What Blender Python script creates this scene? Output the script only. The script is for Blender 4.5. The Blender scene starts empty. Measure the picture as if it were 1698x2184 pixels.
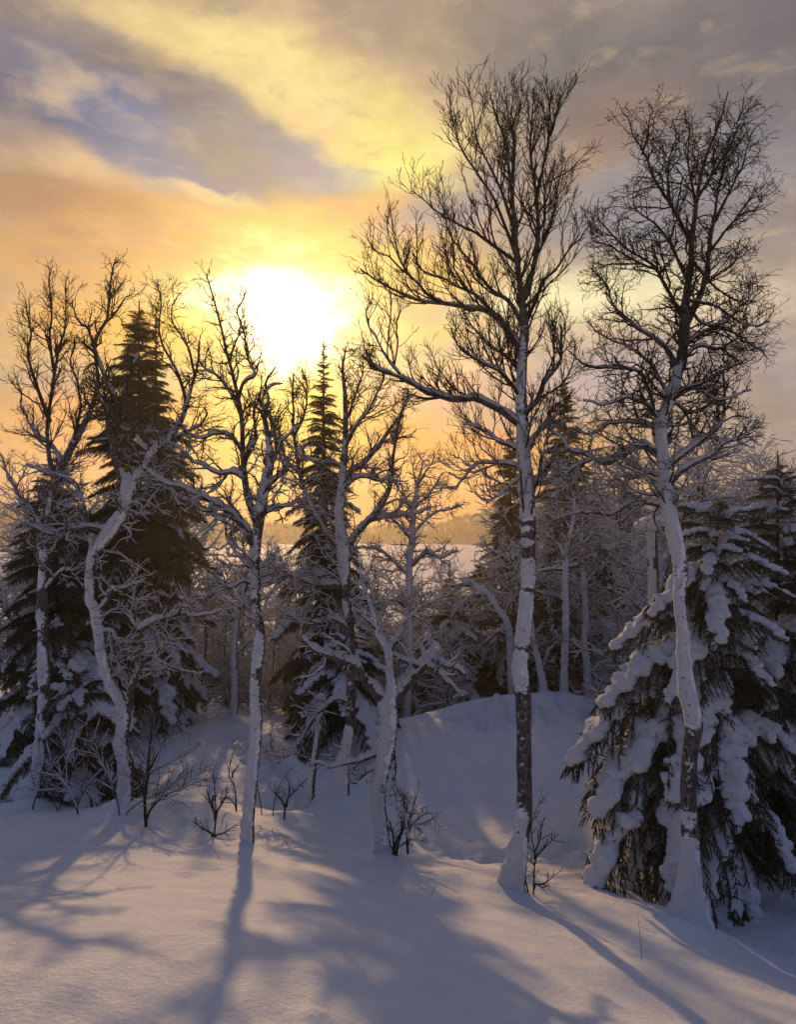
import bpy, math, random
import numpy as np
from mathutils import Vector, noise as mnoise

rng = np.random.default_rng(11)
random.seed(11)
SC = bpy.context.scene
COL = SC.collection
FOC, CX, CY = 1562.0, 849.0, 1092.0          # measuring frame of the photograph (1698 x 2184)
SUN_AZ, SUN_EL = math.radians(-8.7), math.radians(14.3)
SUN = np.array([math.sin(SUN_AZ) * math.cos(SUN_EL), math.cos(SUN_AZ) * math.cos(SUN_EL), math.sin(SUN_EL)])

# ------------------------------------------------------------------ camera
cam = bpy.data.cameras.new('camera')
cam.sensor_fit = 'VERTICAL'
cam.angle = 2 * math.atan(CY / FOC)
cam.clip_start, cam.clip_end = 0.1, 6000
camo = bpy.data.objects.new('camera', cam)
COL.objects.link(camo)
camo.rotation_euler = (math.pi / 2, 0, 0)
SC.camera = camo

# ------------------------------------------------------------------ sun + exposure
sl = bpy.data.lights.new('sun', 'SUN')
sl.energy, sl.angle, sl.color = 2.9, math.radians(1.3), (1.0, 0.60, 0.27)
slo = bpy.data.objects.new('sun', sl)
COL.objects.link(slo)
slo.rotation_euler = Vector((-SUN[0], -SUN[1], -SUN[2])).to_track_quat('-Z', 'Y').to_euler()
vs = SC.view_settings
vs.view_transform, vs.look, vs.exposure, vs.gamma, vs.use_curve_mapping = 'Standard', 'None', 0.0, 1.0, False
SC.cycles.use_denoising = True
SC.cycles.max_bounces = 5
SC.cycles.diffuse_bounces = 3
SC.cycles.glossy_bounces = 2
SC.cycles.transmission_bounces = 2
SC.cycles.volume_bounces = 0
SC.cycles.caustics_reflective = SC.cycles.caustics_refractive = False


def lin(r, g, b):
    f = lambda c: (c / 255 / 12.92) if c / 255 <= 0.04045 else ((c / 255 + 0.055) / 1.055) ** 2.4
    return (f(r), f(g), f(b))


# ------------------------------------------------------------------ sky
def build_world():
    w = bpy.data.worlds.new('World')
    SC.world = w
    w.use_nodes = True
    nt = w.node_tree
    nt.nodes.clear()
    N = lambda t: nt.nodes.new(t)
    L = nt.links.new

    def math_(op, a, b=None, c=None, clamp=False):
        n = N('ShaderNodeMath'); n.operation = op; n.use_clamp = clamp
        for i, v in enumerate((a, b, c)):
            if v is None: continue
            if isinstance(v, (int, float)): n.inputs[i].default_value = v
            else: L(v, n.inputs[i])
        return n.outputs[0]

    def mix(fac, a, b, mode='MIX'):
        n = N('ShaderNodeMix'); n.data_type = 'RGBA'; n.blend_type = mode; n.clamp_factor = True
        for sock, v in ((n.inputs[0], fac), (n.inputs[6], a), (n.inputs[7], b)):
            if isinstance(v, (int, float)): sock.default_value = v
            elif isinstance(v, tuple): sock.default_value = (*v, 1)
            else: L(v, sock)
        return n.outputs[2]

    tc = N('ShaderNodeTexCoord')
    sep = N('ShaderNodeSeparateXYZ'); L(tc.outputs['Generated'], sep.inputs[0])
    az = math_('ARCTAN2', sep.outputs[0], sep.outputs[1])
    el = math_('ARCSINE', math_('MAXIMUM', math_('MINIMUM', sep.outputs[2], 1.0), -1.0))
    comb = N('ShaderNodeCombineXYZ'); L(az, comb.inputs[0]); L(el, comb.inputs[1])
    # wind-torn cloud edges: warp the direction with turbulence
    mp = N('ShaderNodeMapping'); mp.inputs['Scale'].default_value = (3.2, 3.2, 6.5); mp.inputs['Rotation'].default_value = (0, .35, 0)
    L(tc.outputs['Generated'], mp.inputs[0])
    nz = N('ShaderNodeTexNoise'); nz.inputs['Scale'].default_value = 1.6; nz.inputs['Detail'].default_value = 6; nz.inputs['Roughness'].default_value = .55
    L(mp.outputs[0], nz.inputs['Vector'])
    sub = N('ShaderNodeVectorMath'); sub.operation = 'SUBTRACT'; L(nz.outputs['Color'], sub.inputs[0]); sub.inputs[1].default_value = (.5, .5, .5)
    wa = N('ShaderNodeVectorMath'); wa.operation = 'MULTIPLY_ADD'
    L(sub.outputs[0], wa.inputs[0]); wa.inputs[1].default_value = (.20, .14, 0); L(comb.outputs[0], wa.inputs[2])
    uv = wa.outputs[0]
    nz2 = N('ShaderNodeTexNoise'); nz2.inputs['Scale'].default_value = 4.5; nz2.inputs['Detail'].default_value = 7; nz2.inputs['Roughness'].default_value = .6
    L(mp.outputs[0], nz2.inputs['Vector'])

    sd = N('ShaderNodeVectorMath'); sd.operation = 'DOT_PRODUCT'
    L(tc.outputs['Generated'], sd.inputs[0]); sd.inputs[1].default_value = tuple(SUN)
    cosg = sd.outputs['Value']

    # overcast base: warm grey-mauve toward the sun, blue-violet away from it
    far = lin(90, 108, 150); near = lin(180, 156, 130)
    f = N('ShaderNodeMapRange'); f.interpolation_type = 'SMOOTHSTEP'; L(cosg, f.inputs[0]); f.inputs[1].default_value = .55; f.inputs[2].default_value = .97
    col = mix(f.outputs[0], far, near)

    def D(px, py):       # a direction as azimuth/elevation
        x, z = (px - CX) / FOC, -(py - CY) / FOC
        return math.atan(x), math.atan(z / math.sqrt(1 + x * x))

    def blob(col, px, py, rx, ry, c, s=1.0, rot=0.0):
        a, e = D(px, py)
        m = N('ShaderNodeMapping'); m.vector_type = 'TEXTURE'
        L(uv, m.inputs[0])
        m.inputs['Location'].default_value = (a, e, 0)
        m.inputs['Rotation'].default_value = (0, 0, math.radians(rot))
        m.inputs['Scale'].default_value = (rx / FOC, ry / FOC, 1)
        ln = N('ShaderNodeVectorMath'); ln.operation = 'LENGTH'; L(m.outputs[0], ln.inputs[0])
        mr = N('ShaderNodeMapRange'); mr.interpolation_type = 'SMOOTHERSTEP'
        L(ln.outputs['Value'], mr.inputs[0])
        mr.inputs[1].default_value = 1.7; mr.inputs[2].default_value = 0.1
        mr.inputs[3].default_value = 0; mr.inputs[4].default_value = s
        return mix(mr.outputs[0], col, c)

    Y = lin(255, 226, 150)
    B = [  # px, py, rx, ry, colour, strength, tilt
        (150, 110, 260, 60, lin(160, 138, 132), .85, -10),
        (600, 165, 400, 85, Y, .95, -14),
        (310, 205, 350, 50, lin(142, 130, 126), .97, -20),
        (290, 285, 350, 75, lin(78, 92, 128), .98, -8),
        (370, 345, 230, 52, lin(94, 116, 162), .97, -24),
        (600, 355, 270, 66, lin(152, 142, 136), .92, -8),
        (690, 270, 200, 50, lin(250, 218, 150), .8, -25),
        (674, 365, 110, 40, lin(168, 162, 178), .8, -5),
        (835, 330, 115, 95, lin(255, 244, 135), .95, -20),
        (970, 230, 130, 120, lin(250, 215, 150), .6, 0),
        (155, 182, 55, 22, lin(205, 178, 150), .8, -5),
        (270, 385, 150, 48, lin(222, 184, 142), .92, -20),
        (480, 432, 90, 16, lin(245, 215, 150), .8, -12),
        (270, 490, 380, 66, lin(170, 128, 98), .98, -3),
        (250, 580, 360, 55, lin(208, 156, 96), .9, 4),
        (680, 485, 300, 55, lin(232, 176, 100), .95, 4),
        (990, 425, 210, 50, lin(146, 138, 152), .9, 20),
        (960, 560, 280, 55, lin(240, 190, 104), .9, 0),
        (1420, 150, 470, 150, lin(112, 108, 112), .98, -6),
        (1380, 440, 320, 105, lin(134, 134, 146), .97, 10),
        (1270, 300, 200, 60, lin(150, 122, 112), .8, 25),
        (1240, 640, 230, 65, lin(255, 244, 190), .95, 4),
        (1560, 650, 240, 60, lin(235, 210, 180), .8, 0),
        (1230, 800, 360, 75, lin(172, 158, 164), .93, 0),
        (960, 690, 160, 22, lin(240, 190, 120), .75, -4),
        (1000, 765, 200, 20, lin(235, 190, 130), .6, 6),
        (950, 830, 190, 48, lin(188, 148, 126), .85, 0),
        (920, 960, 420, 75, lin(214, 140, 50), .96, 0),
        (420, 930, 420, 90, lin(244, 162, 52), .97, 0),
        (330, 720, 300, 70, lin(240, 176, 66), .92, 0),
        (610, 1060, 700, 60, lin(226, 146, 50), .95, 0),
        (640, 1120, 900, 35, lin(206, 142, 78), .9, 0),
        (605, 900, 130, 190, lin(255, 206, 66), .95, 0),
        (1000, 1110, 110, 45, lin(186, 126, 50), .9, 0),
    ]
    for b in B:
        col = blob(col, *b)
    # billow detail
    br = math_('MULTIPLY_ADD', nz2.outputs['Fac'], 1.0, 0.5)
    brc = N('ShaderNodeCombineColor')
    for i in range(3): L(br, brc.inputs[i])
    col = mix(0.9, col, brc.outputs[0], 'MULTIPLY')
    mp3 = N('ShaderNodeMapping'); mp3.inputs['Scale'].default_value = (4.0, 4.0, 11.0); mp3.inputs['Rotation'].default_value = (0, .5, 0)
    L(tc.outputs['Generated'], mp3.inputs[0])
    nz3 = N('ShaderNodeTexNoise'); nz3.inputs['Scale'].default_value = 3.2; nz3.inputs['Detail'].default_value = 8; nz3.inputs['Roughness'].default_value = .6; nz3.inputs['Distortion'].default_value = .5
    L(mp3.outputs[0], nz3.inputs['Vector'])
    wisp = N('ShaderNodeMapRange'); wisp.interpolation_type = 'SMOOTHSTEP'; L(nz3.outputs['Fac'], wisp.inputs[0]); wisp.inputs[1].default_value = .5; wisp.inputs[2].default_value = .72; wisp.inputs[4].default_value = .26
    col = mix(wisp.outputs[0], col, lin(236, 200, 150))
    gap = N('ShaderNodeMapRange'); gap.interpolation_type = 'SMOOTHSTEP'; L(nz3.outputs['Fac'], gap.inputs[0]); gap.inputs[1].default_value = .46; gap.inputs[2].default_value = .26; gap.inputs[4].default_value = .32
    col = mix(gap.outputs[0], col, lin(132, 126, 140))
    # nishita clear sky showing through the thin places
    sky = N('ShaderNodeTexSky'); sky.sky_type = 'NISHITA'; sky.sun_disc = False
    sky.sun_elevation, sky.sun_rotation = SUN_EL, SUN_AZ
    sky.dust_density = 2.0
    bg1 = N('ShaderNodeBackground'); L(sky.outputs[0], bg1.inputs[0]); bg1.inputs[1].default_value = 0.06
    # glow of the veiled sun: a broad aureole plus the blown-out core
    aw, ew = D(610, 690)
    ragged = math_('MULTIPLY_ADD', nz2.outputs['Fac'], 0.9, 0.55)

    def aur(rx, ry, dx=0, dy=0, p=2.0):
        m = N('ShaderNodeMapping'); m.vector_type = 'TEXTURE'; L(uv, m.inputs[0])
        m.inputs['Location'].default_value = (aw + dx / FOC, ew - dy / FOC, 0); m.inputs['Scale'].default_value = (rx / FOC, ry / FOC, 1)
        ln = N('ShaderNodeVectorMath'); ln.operation = 'LENGTH'; L(m.outputs[0], ln.inputs[0])
        return math_('POWER', 2.71828, math_('MULTIPLY', math_('POWER', math_('MULTIPLY', ln.outputs['Value'], ragged), p), -1.0))
    def add(col, fac, c, k):
        n = N('ShaderNodeMix'); n.data_type = 'RGBA'; n.blend_type = 'ADD'; n.clamp_factor = False
        L(math_('MULTIPLY', fac, k), n.inputs[0]); L(col, n.inputs[6]); n.inputs[7].default_value = (*c, 1)
        return n.outputs[2]
    col = add(col, aur(330, 190, 60, 0, 1.6), (1.0, .58, .06), .62)
    col = add(col, aur(185, 150, 0, 0, 2.2), (1.0, .86, .16), .7)
    col = add(col, aur(108, 100, 0, 0, 3.0), (1.0, .95, .75), 3.0)
    bg2 = N('ShaderNodeBackground'); L(col, bg2.inputs[0]); bg2.inputs[1].default_value = 1.0
    ms = N('ShaderNodeMixShader'); ms.inputs[0].default_value = 0.93
    L(bg1.outputs[0], ms.inputs[1]); L(bg2.outputs[0], ms.inputs[2])
    out = N('ShaderNodeOutputWorld'); L(ms.outputs[0], out.inputs[0])


build_world()


# ------------------------------------------------------------------ materials
def material(name):
    m = bpy.data.materials.new(name); m.use_nodes = True
    nt = m.node_tree
    return m, nt, nt.nodes['Principled BSDF']


def node(nt, t, **kw):
    n = nt.nodes.new(t)
    for k, v in kw.items(): n.inputs[k.replace('_', ' ')].default_value = v
    return n


def snow_mat(name, scale, bump, sparkle=False):
    m, nt, p = material(name)
    tc = nt.nodes.new('ShaderNodeTexCoord')
    n1 = node(nt, 'ShaderNodeTexNoise', Scale=scale, Detail=6.0, Roughness=.62)
    n2 = node(nt, 'ShaderNodeTexNoise', Scale=scale * .12, Detail=3.0)
    for n in (n1, n2): nt.links.new(tc.outputs['Object'], n.inputs['Vector'])
    r = nt.nodes.new('ShaderNodeValToRGB')
    r.color_ramp.elements[0].position, r.color_ramp.elements[0].color = .3, (.78, .81, .87, 1)
    r.color_ramp.elements[1].position, r.color_ramp.elements[1].color = .7, (.87, .88, .91, 1)
    nt.links.new(n2.outputs['Fac'], r.inputs[0]); nt.links.new(r.outputs[0], p.inputs['Base Color'])
    p.inputs['Roughness'].default_value = .75
    p.inputs['Specular IOR Level'].default_value = .15
    b = node(nt, 'ShaderNodeBump', Strength=bump, Distance=.05)
    nt.links.new(n1.outputs['Fac'], b.inputs['Height']); nt.links.new(b.outputs[0], p.inputs['Normal'])
    n3 = node(nt, 'ShaderNodeTexNoise', Scale=scale * 5, Detail=3.0, Roughness=.7)
    nt.links.new(tc.outputs['Object'], n3.inputs['Vector'])
    b2 = node(nt, 'ShaderNodeBump', Strength=bump, Distance=.014)
    nt.links.new(n3.outputs['Fac'], b2.inputs['Height']); nt.links.new(b.outputs[0], b2.inputs['Normal']); nt.links.new(b2.outputs[0], p.inputs['Normal'])
    gm = nt.nodes.new('ShaderNodeMapRange'); gm.inputs[1].default_value = .3; gm.inputs[2].default_value = .6; gm.inputs[3].default_value = .84; gm.inputs[4].default_value = 1.0
    nt.links.new(n3.outputs['Fac'], gm.inputs[0])
    gx = nt.nodes.new('ShaderNodeMix'); gx.data_type = 'RGBA'; gx.blend_type = 'MULTIPLY'; gx.inputs[0].default_value = 1.0
    gc = nt.nodes.new('ShaderNodeCombineColor')
    for i in range(3): nt.links.new(gm.outputs[0], gc.inputs[i])
    nt.links.new(r.outputs[0], gx.inputs[6]); nt.links.new(gc.outputs[0], gx.inputs[7]); nt.links.new(gx.outputs[2], p.inputs['Base Color'])
    if name == 'plastered_snow':     # thin blown snow: bark shows through in flecks and cross bands
        mp = nt.nodes.new('ShaderNodeMapping'); mp.inputs['Scale'].default_value = (1, 1, 1.7)
        nt.links.new(tc.outputs['Object'], mp.inputs[0])
        n4 = node(nt, 'ShaderNodeTexNoise', Scale=17.0, Detail=7.0, Roughness=.72)
        nt.links.new(mp.outputs[0], n4.inputs['Vector'])
        r4 = nt.nodes.new('ShaderNodeMapRange'); r4.inputs[1].default_value = .59; r4.inputs[2].default_value = .645
        nt.links.new(n4.outputs['Fac'], r4.inputs[0])
        mx = nt.nodes.new('ShaderNodeMix'); mx.data_type = 'RGBA'
        nt.links.new(r4.outputs[0], mx.inputs[0]); nt.links.new(r.outputs[0], mx.inputs[6]); mx.inputs[7].default_value = (.09, .075, .065, 1)
        nt.links.new(mx.outputs[2], p.inputs['Base Color'])
        ca = nt.nodes.new('ShaderNodeAttribute'); ca.attribute_name = 'thick'     # deep drifted snow hides the bark
        cs = nt.nodes.new('ShaderNodeMath'); cs.operation = 'SUBTRACT'; cs.use_clamp = True
        nt.links.new(r4.outputs[0], cs.inputs[0]); nt.links.new(ca.outputs['Fac'], cs.inputs[1]); nt.links.new(cs.outputs[0], mx.inputs[0])
    if sparkle:      # single ice crystals that mirror the sun
        v = node(nt, 'ShaderNodeTexVoronoi', Scale=38.0); nt.links.new(tc.outputs['Object'], v.inputs['Vector'])
        lt = nt.nodes.new('ShaderNodeMath'); lt.operation = 'LESS_THAN'; lt.inputs[1].default_value = .17
        nt.links.new(v.outputs['Distance'], lt.inputs[0])
        sp = nt.nodes.new('ShaderNodeSeparateColor'); nt.links.new(v.outputs['Color'], sp.inputs[0])
        g2 = nt.nodes.new('ShaderNodeMath'); g2.operation = 'GREATER_THAN'; g2.inputs[1].default_value = .90
        nt.links.new(sp.outputs[0], g2.inputs[0])
        mu = nt.nodes.new('ShaderNodeMath'); mu.operation = 'MULTIPLY'
        nt.links.new(lt.outputs[0], mu.inputs[0]); nt.links.new(g2.outputs[0], mu.inputs[1])
        rr = nt.nodes.new('ShaderNodeMapRange'); rr.inputs[3].default_value = .75; rr.inputs[4].default_value = .16
        nt.links.new(mu.outputs[0], rr.inputs[0]); nt.links.new(rr.outputs[0], p.inputs['Roughness'])
        s2 = nt.nodes.new('ShaderNodeMapRange'); s2.inputs[3].default_value = .15; s2.inputs[4].default_value = 1.0
        nt.links.new(mu.outputs[0], s2.inputs[0]); nt.links.new(s2.outputs[0], p.inputs['Specular IOR Level'])
        # each crystal faces its own way
        vs_ = nt.nodes.new('ShaderNodeVectorMath'); vs_.operation = 'SUBTRACT'; nt.links.new(v.outputs['Color'], vs_.inputs[0]); vs_.inputs[1].default_value = (.5, .5, .5)
        vm = nt.nodes.new('ShaderNodeVectorMath'); vm.operation = 'SCALE'; nt.links.new(vs_.outputs[0], vm.inputs[0])
        ms_ = nt.nodes.new('ShaderNodeMath'); ms_.operation = 'MULTIPLY'; ms_.inputs[1].default_value = .55; nt.links.new(mu.outputs[0], ms_.inputs[0]); nt.links.new(ms_.outputs[0], vm.inputs['Scale'])
        va = nt.nodes.new('ShaderNodeVectorMath'); va.operation = 'ADD'; nt.links.new(b2.outputs[0], va.inputs[0]); nt.links.new(vm.outputs[0], va.inputs[1])
        vn = nt.nodes.new('ShaderNodeVectorMath'); vn.operation = 'NORMALIZE'; nt.links.new(va.outputs[0], vn.inputs[0]); nt.links.new(vn.outputs[0], p.inputs['Normal'])
    if name in ('tree_snow', 'packed_snow'):      # thin snow lets the low sun glow through
        tr = nt.nodes.new('ShaderNodeBsdfTranslucent'); tr.inputs[0].default_value = (.86, .86, .88, 1)
        nt.links.new(b2.outputs[0], tr.inputs['Normal'])
        mxs = nt.nodes.new('ShaderNodeMixShader'); mxs.inputs[0].default_value = .27 if name == 'tree_snow' else .15
        out = nt.nodes['Material Output']
        nt.links.new(p.outputs[0], mxs.inputs[1]); nt.links.new(tr.outputs[0], mxs.inputs[2]); nt.links.new(mxs.outputs[0], out.inputs['Surface'])
    return m


M_SNOW = snow_mat('ground_snow', 24.0, .6, True)
M_SNOWT = snow_mat('tree_snow', 45.0, .5)
M_PLAST = snow_mat('plastered_snow', 40.0, .7)
M_SNOWP = snow_mat('packed_snow', 30.0, .45)


def bark_mat(name, c0, c1, scale):
    m, nt, p = material(name)
    tc = nt.nodes.new('ShaderNodeTexCoord')
    mp = nt.nodes.new('ShaderNodeMapping'); mp.inputs['Scale'].default_value = (1, 1, .45)
    nt.links.new(tc.outputs['Object'], mp.inputs[0])
    n = node(nt, 'ShaderNodeTexNoise', Scale=scale, Detail=6.0, Roughness=.7)
    nt.links.new(mp.outputs[0], n.inputs['Vector'])
    r = nt.nodes.new('ShaderNodeValToRGB')
    r.color_ramp.elements[0].position, r.color_ramp.elements[0].color = .38, (*c0, 1)
    r.color_ramp.elements[1].position, r.color_ramp.elements[1].color = .68, (*c1, 1)
    nt.links.new(n.outputs['Fac'], r.inputs[0]); nt.links.new(r.outputs[0], p.inputs['Base Color'])
    p.inputs['Roughness'].default_value = .85; p.inputs['Specular IOR Level'].default_value = .2
    b = node(nt, 'ShaderNodeBump', Strength=.9, Distance=.015)
    nt.links.new(n.outputs['Fac'], b.inputs['Height']); nt.links.new(b.outputs[0], p.inputs['Normal'])
    if name == 'birch_bark':      # ragged film of blown snow clinging to the windward bark
        at = nt.nodes.new('ShaderNodeAttribute'); at.attribute_name = 'frost'
        ge = nt.nodes.new('ShaderNodeNewGeometry')
        dt = nt.nodes.new('ShaderNodeVectorMath'); dt.operation = 'DOT_PRODUCT'
        nt.links.new(ge.outputs['Normal'], dt.inputs[0]); dt.inputs[1].default_value = (-.62, -.74, .1)
        n5 = node(nt, 'ShaderNodeTexNoise', Scale=22.0, Detail=7.0, Roughness=.75)
        nt.links.new(tc.outputs['Object'], n5.inputs['Vector'])

        def ma(op, a, b_):
            q = nt.nodes.new('ShaderNodeMath'); q.operation = op
            for i, v in enumerate((a, b_)):
                if isinstance(v, float): q.inputs[i].default_value = v
                else: nt.links.new(v, q.inputs[i])
            return q.outputs[0]
        f = ma('MULTIPLY', at.outputs['Fac'], ma('ADD', ma('MULTIPLY', dt.outputs['Value'], .5), .5))
        f = ma('ADD', f, ma('MULTIPLY', ma('SUBTRACT', n5.outputs['Fac'], .5), 1.5))
        mr = nt.nodes.new('ShaderNodeMapRange'); mr.inputs[1].default_value = .40; mr.inputs[2].default_value = .47
        nt.links.new(f, mr.inputs[0])
        mx = nt.nodes.new('ShaderNodeMix'); mx.data_type = 'RGBA'
        nt.links.new(mr.outputs[0], mx.inputs[0]); nt.links.new(r.outputs[0], mx.inputs[6]); mx.inputs[7].default_value = (.8, .82, .87, 1)
        nt.links.new(mx.outputs[2], p.inputs['Base Color'])
    return m


M_BARK = bark_mat('birch_bark', (.022, .019, .017), (.19, .175, .165), 30.0)
M_TWIG = bark_mat('twig_bark', (.028, .020, .016), (.06, .045, .036), 12.0)
M_WARM = bark_mat('backlit_tint_twigs', (.055, .034, .020), (.13, .085, .052), 12.0)  # thicket twigs: browner bark, with warm backlight through the mist put into the colour
M_SPBARK = bark_mat('spruce_bark', (.03, .022, .016), (.08, .06, .045), 20.0)


def needle_mat():
    m, nt, p = material('spruce_needles')
    tc = nt.nodes.new('ShaderNodeTexCoord')
    n = node(nt, 'ShaderNodeTexNoise', Scale=9.0, Detail=4.0)
    nt.links.new(tc.outputs['Object'], n.inputs['Vector'])
    r = nt.nodes.new('ShaderNodeValToRGB')
    r.color_ramp.elements[0].position, r.color_ramp.elements[0].color = .35, (.028, .042, .022, 1)
    r.color_ramp.elements[1].position, r.color_ramp.elements[1].color = .7, (.085, .09, .045, 1)
    nt.links.new(n.outputs['Fac'], r.inputs[0]); nt.links.new(r.outputs[0], p.inputs['Base Color'])
    p.inputs['Roughness'].default_value = .6; p.inputs['Specular IOR Level'].default_value = .25
    return m


M_NEEDLE = needle_mat()


# ------------------------------------------------------------------ mesh helpers
def mesh_from(name, V, Fq, mats, mi=None, tris=None, smooth=True):
    """V (n,3); Fq (m,4) quads; tris (k,3) extra triangles."""
    me = bpy.data.meshes.new(name)
    V = np.asarray(V, np.float32)
    nq = 0 if Fq is None else len(Fq); ntr = 0 if tris is None else len(tris)
    me.vertices.add(len(V)); me.vertices.foreach_set('co', V.ravel())
    loops = []
    if nq: loops.append(np.asarray(Fq, np.int32).ravel())
    if ntr: loops.append(np.asarray(tris, np.int32).ravel())
    loops = np.concatenate(loops)
    me.loops.add(len(loops)); me.loops.foreach_set('vertex_index', loops)
    starts = np.concatenate([np.arange(nq) * 4, nq * 4 + np.arange(ntr) * 3]).astype(np.int32)
    me.polygons.add(nq + ntr)
    me.polygons.foreach_set('loop_start', starts)
    me.polygons.foreach_set('use_smooth', np.full(nq + ntr, smooth))
    for m in mats: me.materials.append(m)
    if mi is not None: me.polygons.foreach_set('material_index', np.asarray(mi, np.int32))
    me.update(calc_edges=True)
    me.validate()
    return me


def norm(a):
    return a / np.maximum(np.linalg.norm(a, axis=-1, keepdims=True), 1e-9)


def tubes(groups, sides_default=5):
    """groups: list of (pts (N,n,3), rad (N,n), sides) -> V, Q"""
    Vs, Qs, base = [], [], 0
    for g in groups:
        pts, rad, sides = g[:3]
        if len(pts) == 0: continue
        N, n, _ = pts.shape
        t = norm(np.gradient(pts, axis=1))
        mt = np.abs(t.mean(axis=1))
        ref = np.eye(3)[np.argmin(mt, axis=1)][:, None, :]
        u = norm(np.cross(t, np.broadcast_to(ref, t.shape)))
        v = np.cross(t, u)
        a = np.arange(sides) * 2 * np.pi / sides
        ring = (u[:, :, None, :] * np.cos(a)[None, None, :, None] + v[:, :, None, :] * np.sin(a)[None, None, :, None])
        R3 = np.broadcast_to(rad[:, :, None], ring.shape[:3])
        if len(g) > 3:
            jr = rng.normal(0, g[3], ring.shape[:3]); jr = (jr + .6 * np.roll(jr, 1, 2) + .6 * np.roll(jr, -1, 2)) / 1.31
            jr[:, 1:] = .75 * jr[:, 1:] + .5 * jr[:, :-1]
            R3 = R3 * (1 + jr)
        V = pts[:, :, None, :] + ring * R3[..., None]
        idx = base + np.arange(N * n * sides).reshape(N, n, sides)
        A = idx[:, :-1, :]; Bq = idx[:, 1:, :]
        Q = np.stack([A, np.roll(A, -1, 2), np.roll(Bq, -1, 2), Bq], axis=-1).reshape(-1, 4)
        Vs.append(V.reshape(-1, 3)); Qs.append(Q); base += N * n * sides
    if not Vs: return None, None
    return np.concatenate(Vs), np.concatenate(Qs)


def catmull(p, n):
    p = np.asarray(p, float)
    if len(p) == 2:
        return p[0] + (p[1] - p[0]) * np.linspace(0, 1, n)[:, None]
    P0 = np.vstack([2 * p[0] - p[1], p, 2 * p[-1] - p[-2]])
    seg = np.linalg.norm(np.diff(p[:, :3], axis=0), axis=1)
    cum = np.concatenate([[0], np.cumsum(seg)]); cum /= cum[-1]
    out = []
    for s in np.linspace(0, 1, n):
        i = min(np.searchsorted(cum, s, 'right') - 1, len(p) - 2)
        u = (s - cum[i]) / max(cum[i + 1] - cum[i], 1e-9)
        a, b, c, d = P0[i], P0[i + 1], P0[i + 2], P0[i + 3]
        out.append(.5 * ((2 * b) + (c - a) * u + (2 * a - 5 * b + 4 * c - d) * u * u + (3 * b - a - 3 * c + d) * u ** 3))
    return np.array(out)


def smooth_noise(r, N, n, k):
    """(N,n) smooth random in 0..1, k control points"""
    c = r.random((N, k))
    x = np.linspace(0, k - 1, n); i = np.minimum(x.astype(int), k - 2); f = x - i
    f = f * f * (3 - 2 * f)
    return c[:, i] * (1 - f) + c[:, i + 1] * f


def grow(r, start, dirs, lens, steps, trop, wig, up=1.0):
    N = len(start)
    pts = np.empty((N, steps + 1, 3)); pts[:, 0] = start
    d = dirs.copy(); st = (lens / steps)[:, None]
    for k in range(steps):
        d = d + r.normal(0, wig, (N, 3)); d[:, 2] += trop
        d = norm(d)
        pts[:, k + 1] = pts[:, k] + d * st
    return pts


def spawn(r, pts, rad, spacing, t0, ang, length, shrink, steps, trop, wig, rfac, rmax, rtip=.0022, minlen=.0, flat=0.0):
    """side shoots along every path of a level; returns (M,steps+1,3), (M,steps+1)"""
    N, n, _ = pts.shape
    if N == 0: return np.zeros((0, steps + 1, 3)), np.zeros((0, steps + 1))
    L = np.linalg.norm(np.diff(pts, axis=1), axis=2).sum(1)
    m = np.floor(L * (1 - t0) / spacing + r.random(N)).astype(int)
    pid = np.repeat(np.arange(N), m)
    if len(pid) == 0: return np.zeros((0, steps + 1, 3)), np.zeros((0, steps + 1))
    t = t0 + (1 - t0) * r.random(len(pid)) ** .9
    x = t * (n - 1); i = np.minimum(x.astype(int), n - 2); f = (x - i)[:, None]
    p = pts[pid, i] * (1 - f) + pts[pid, i + 1] * f
    T = norm(pts[pid, i + 1] - pts[pid, i])
    pr = rad[pid, i] * (1 - f[:, 0]) + rad[pid, i + 1] * f[:, 0]
    q = r.normal(0, 1, p.shape); q[:, 2] *= (1 - flat)
    q = norm(q - (q * T).sum(1, keepdims=True) * T)
    a = (ang * r.uniform(.6, 1.35, len(pid)))[:, None]
    d = np.cos(a) * T + np.sin(a) * q
    ln = length * (1 - shrink * t) * r.uniform(.5, 1.25, len(pid))
    out = grow(r, p, d, ln, steps, trop, wig)
    r0 = np.minimum(pr * rfac, rmax)
    tt = np.linspace(0, 1, steps + 1)
    rr = r0[:, None] * (1 - tt) ** .8 + rtip * tt ** .8
    return out, np.maximum(rr, rtip)


WIND = np.array([-.62, -.74, .1])


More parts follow.
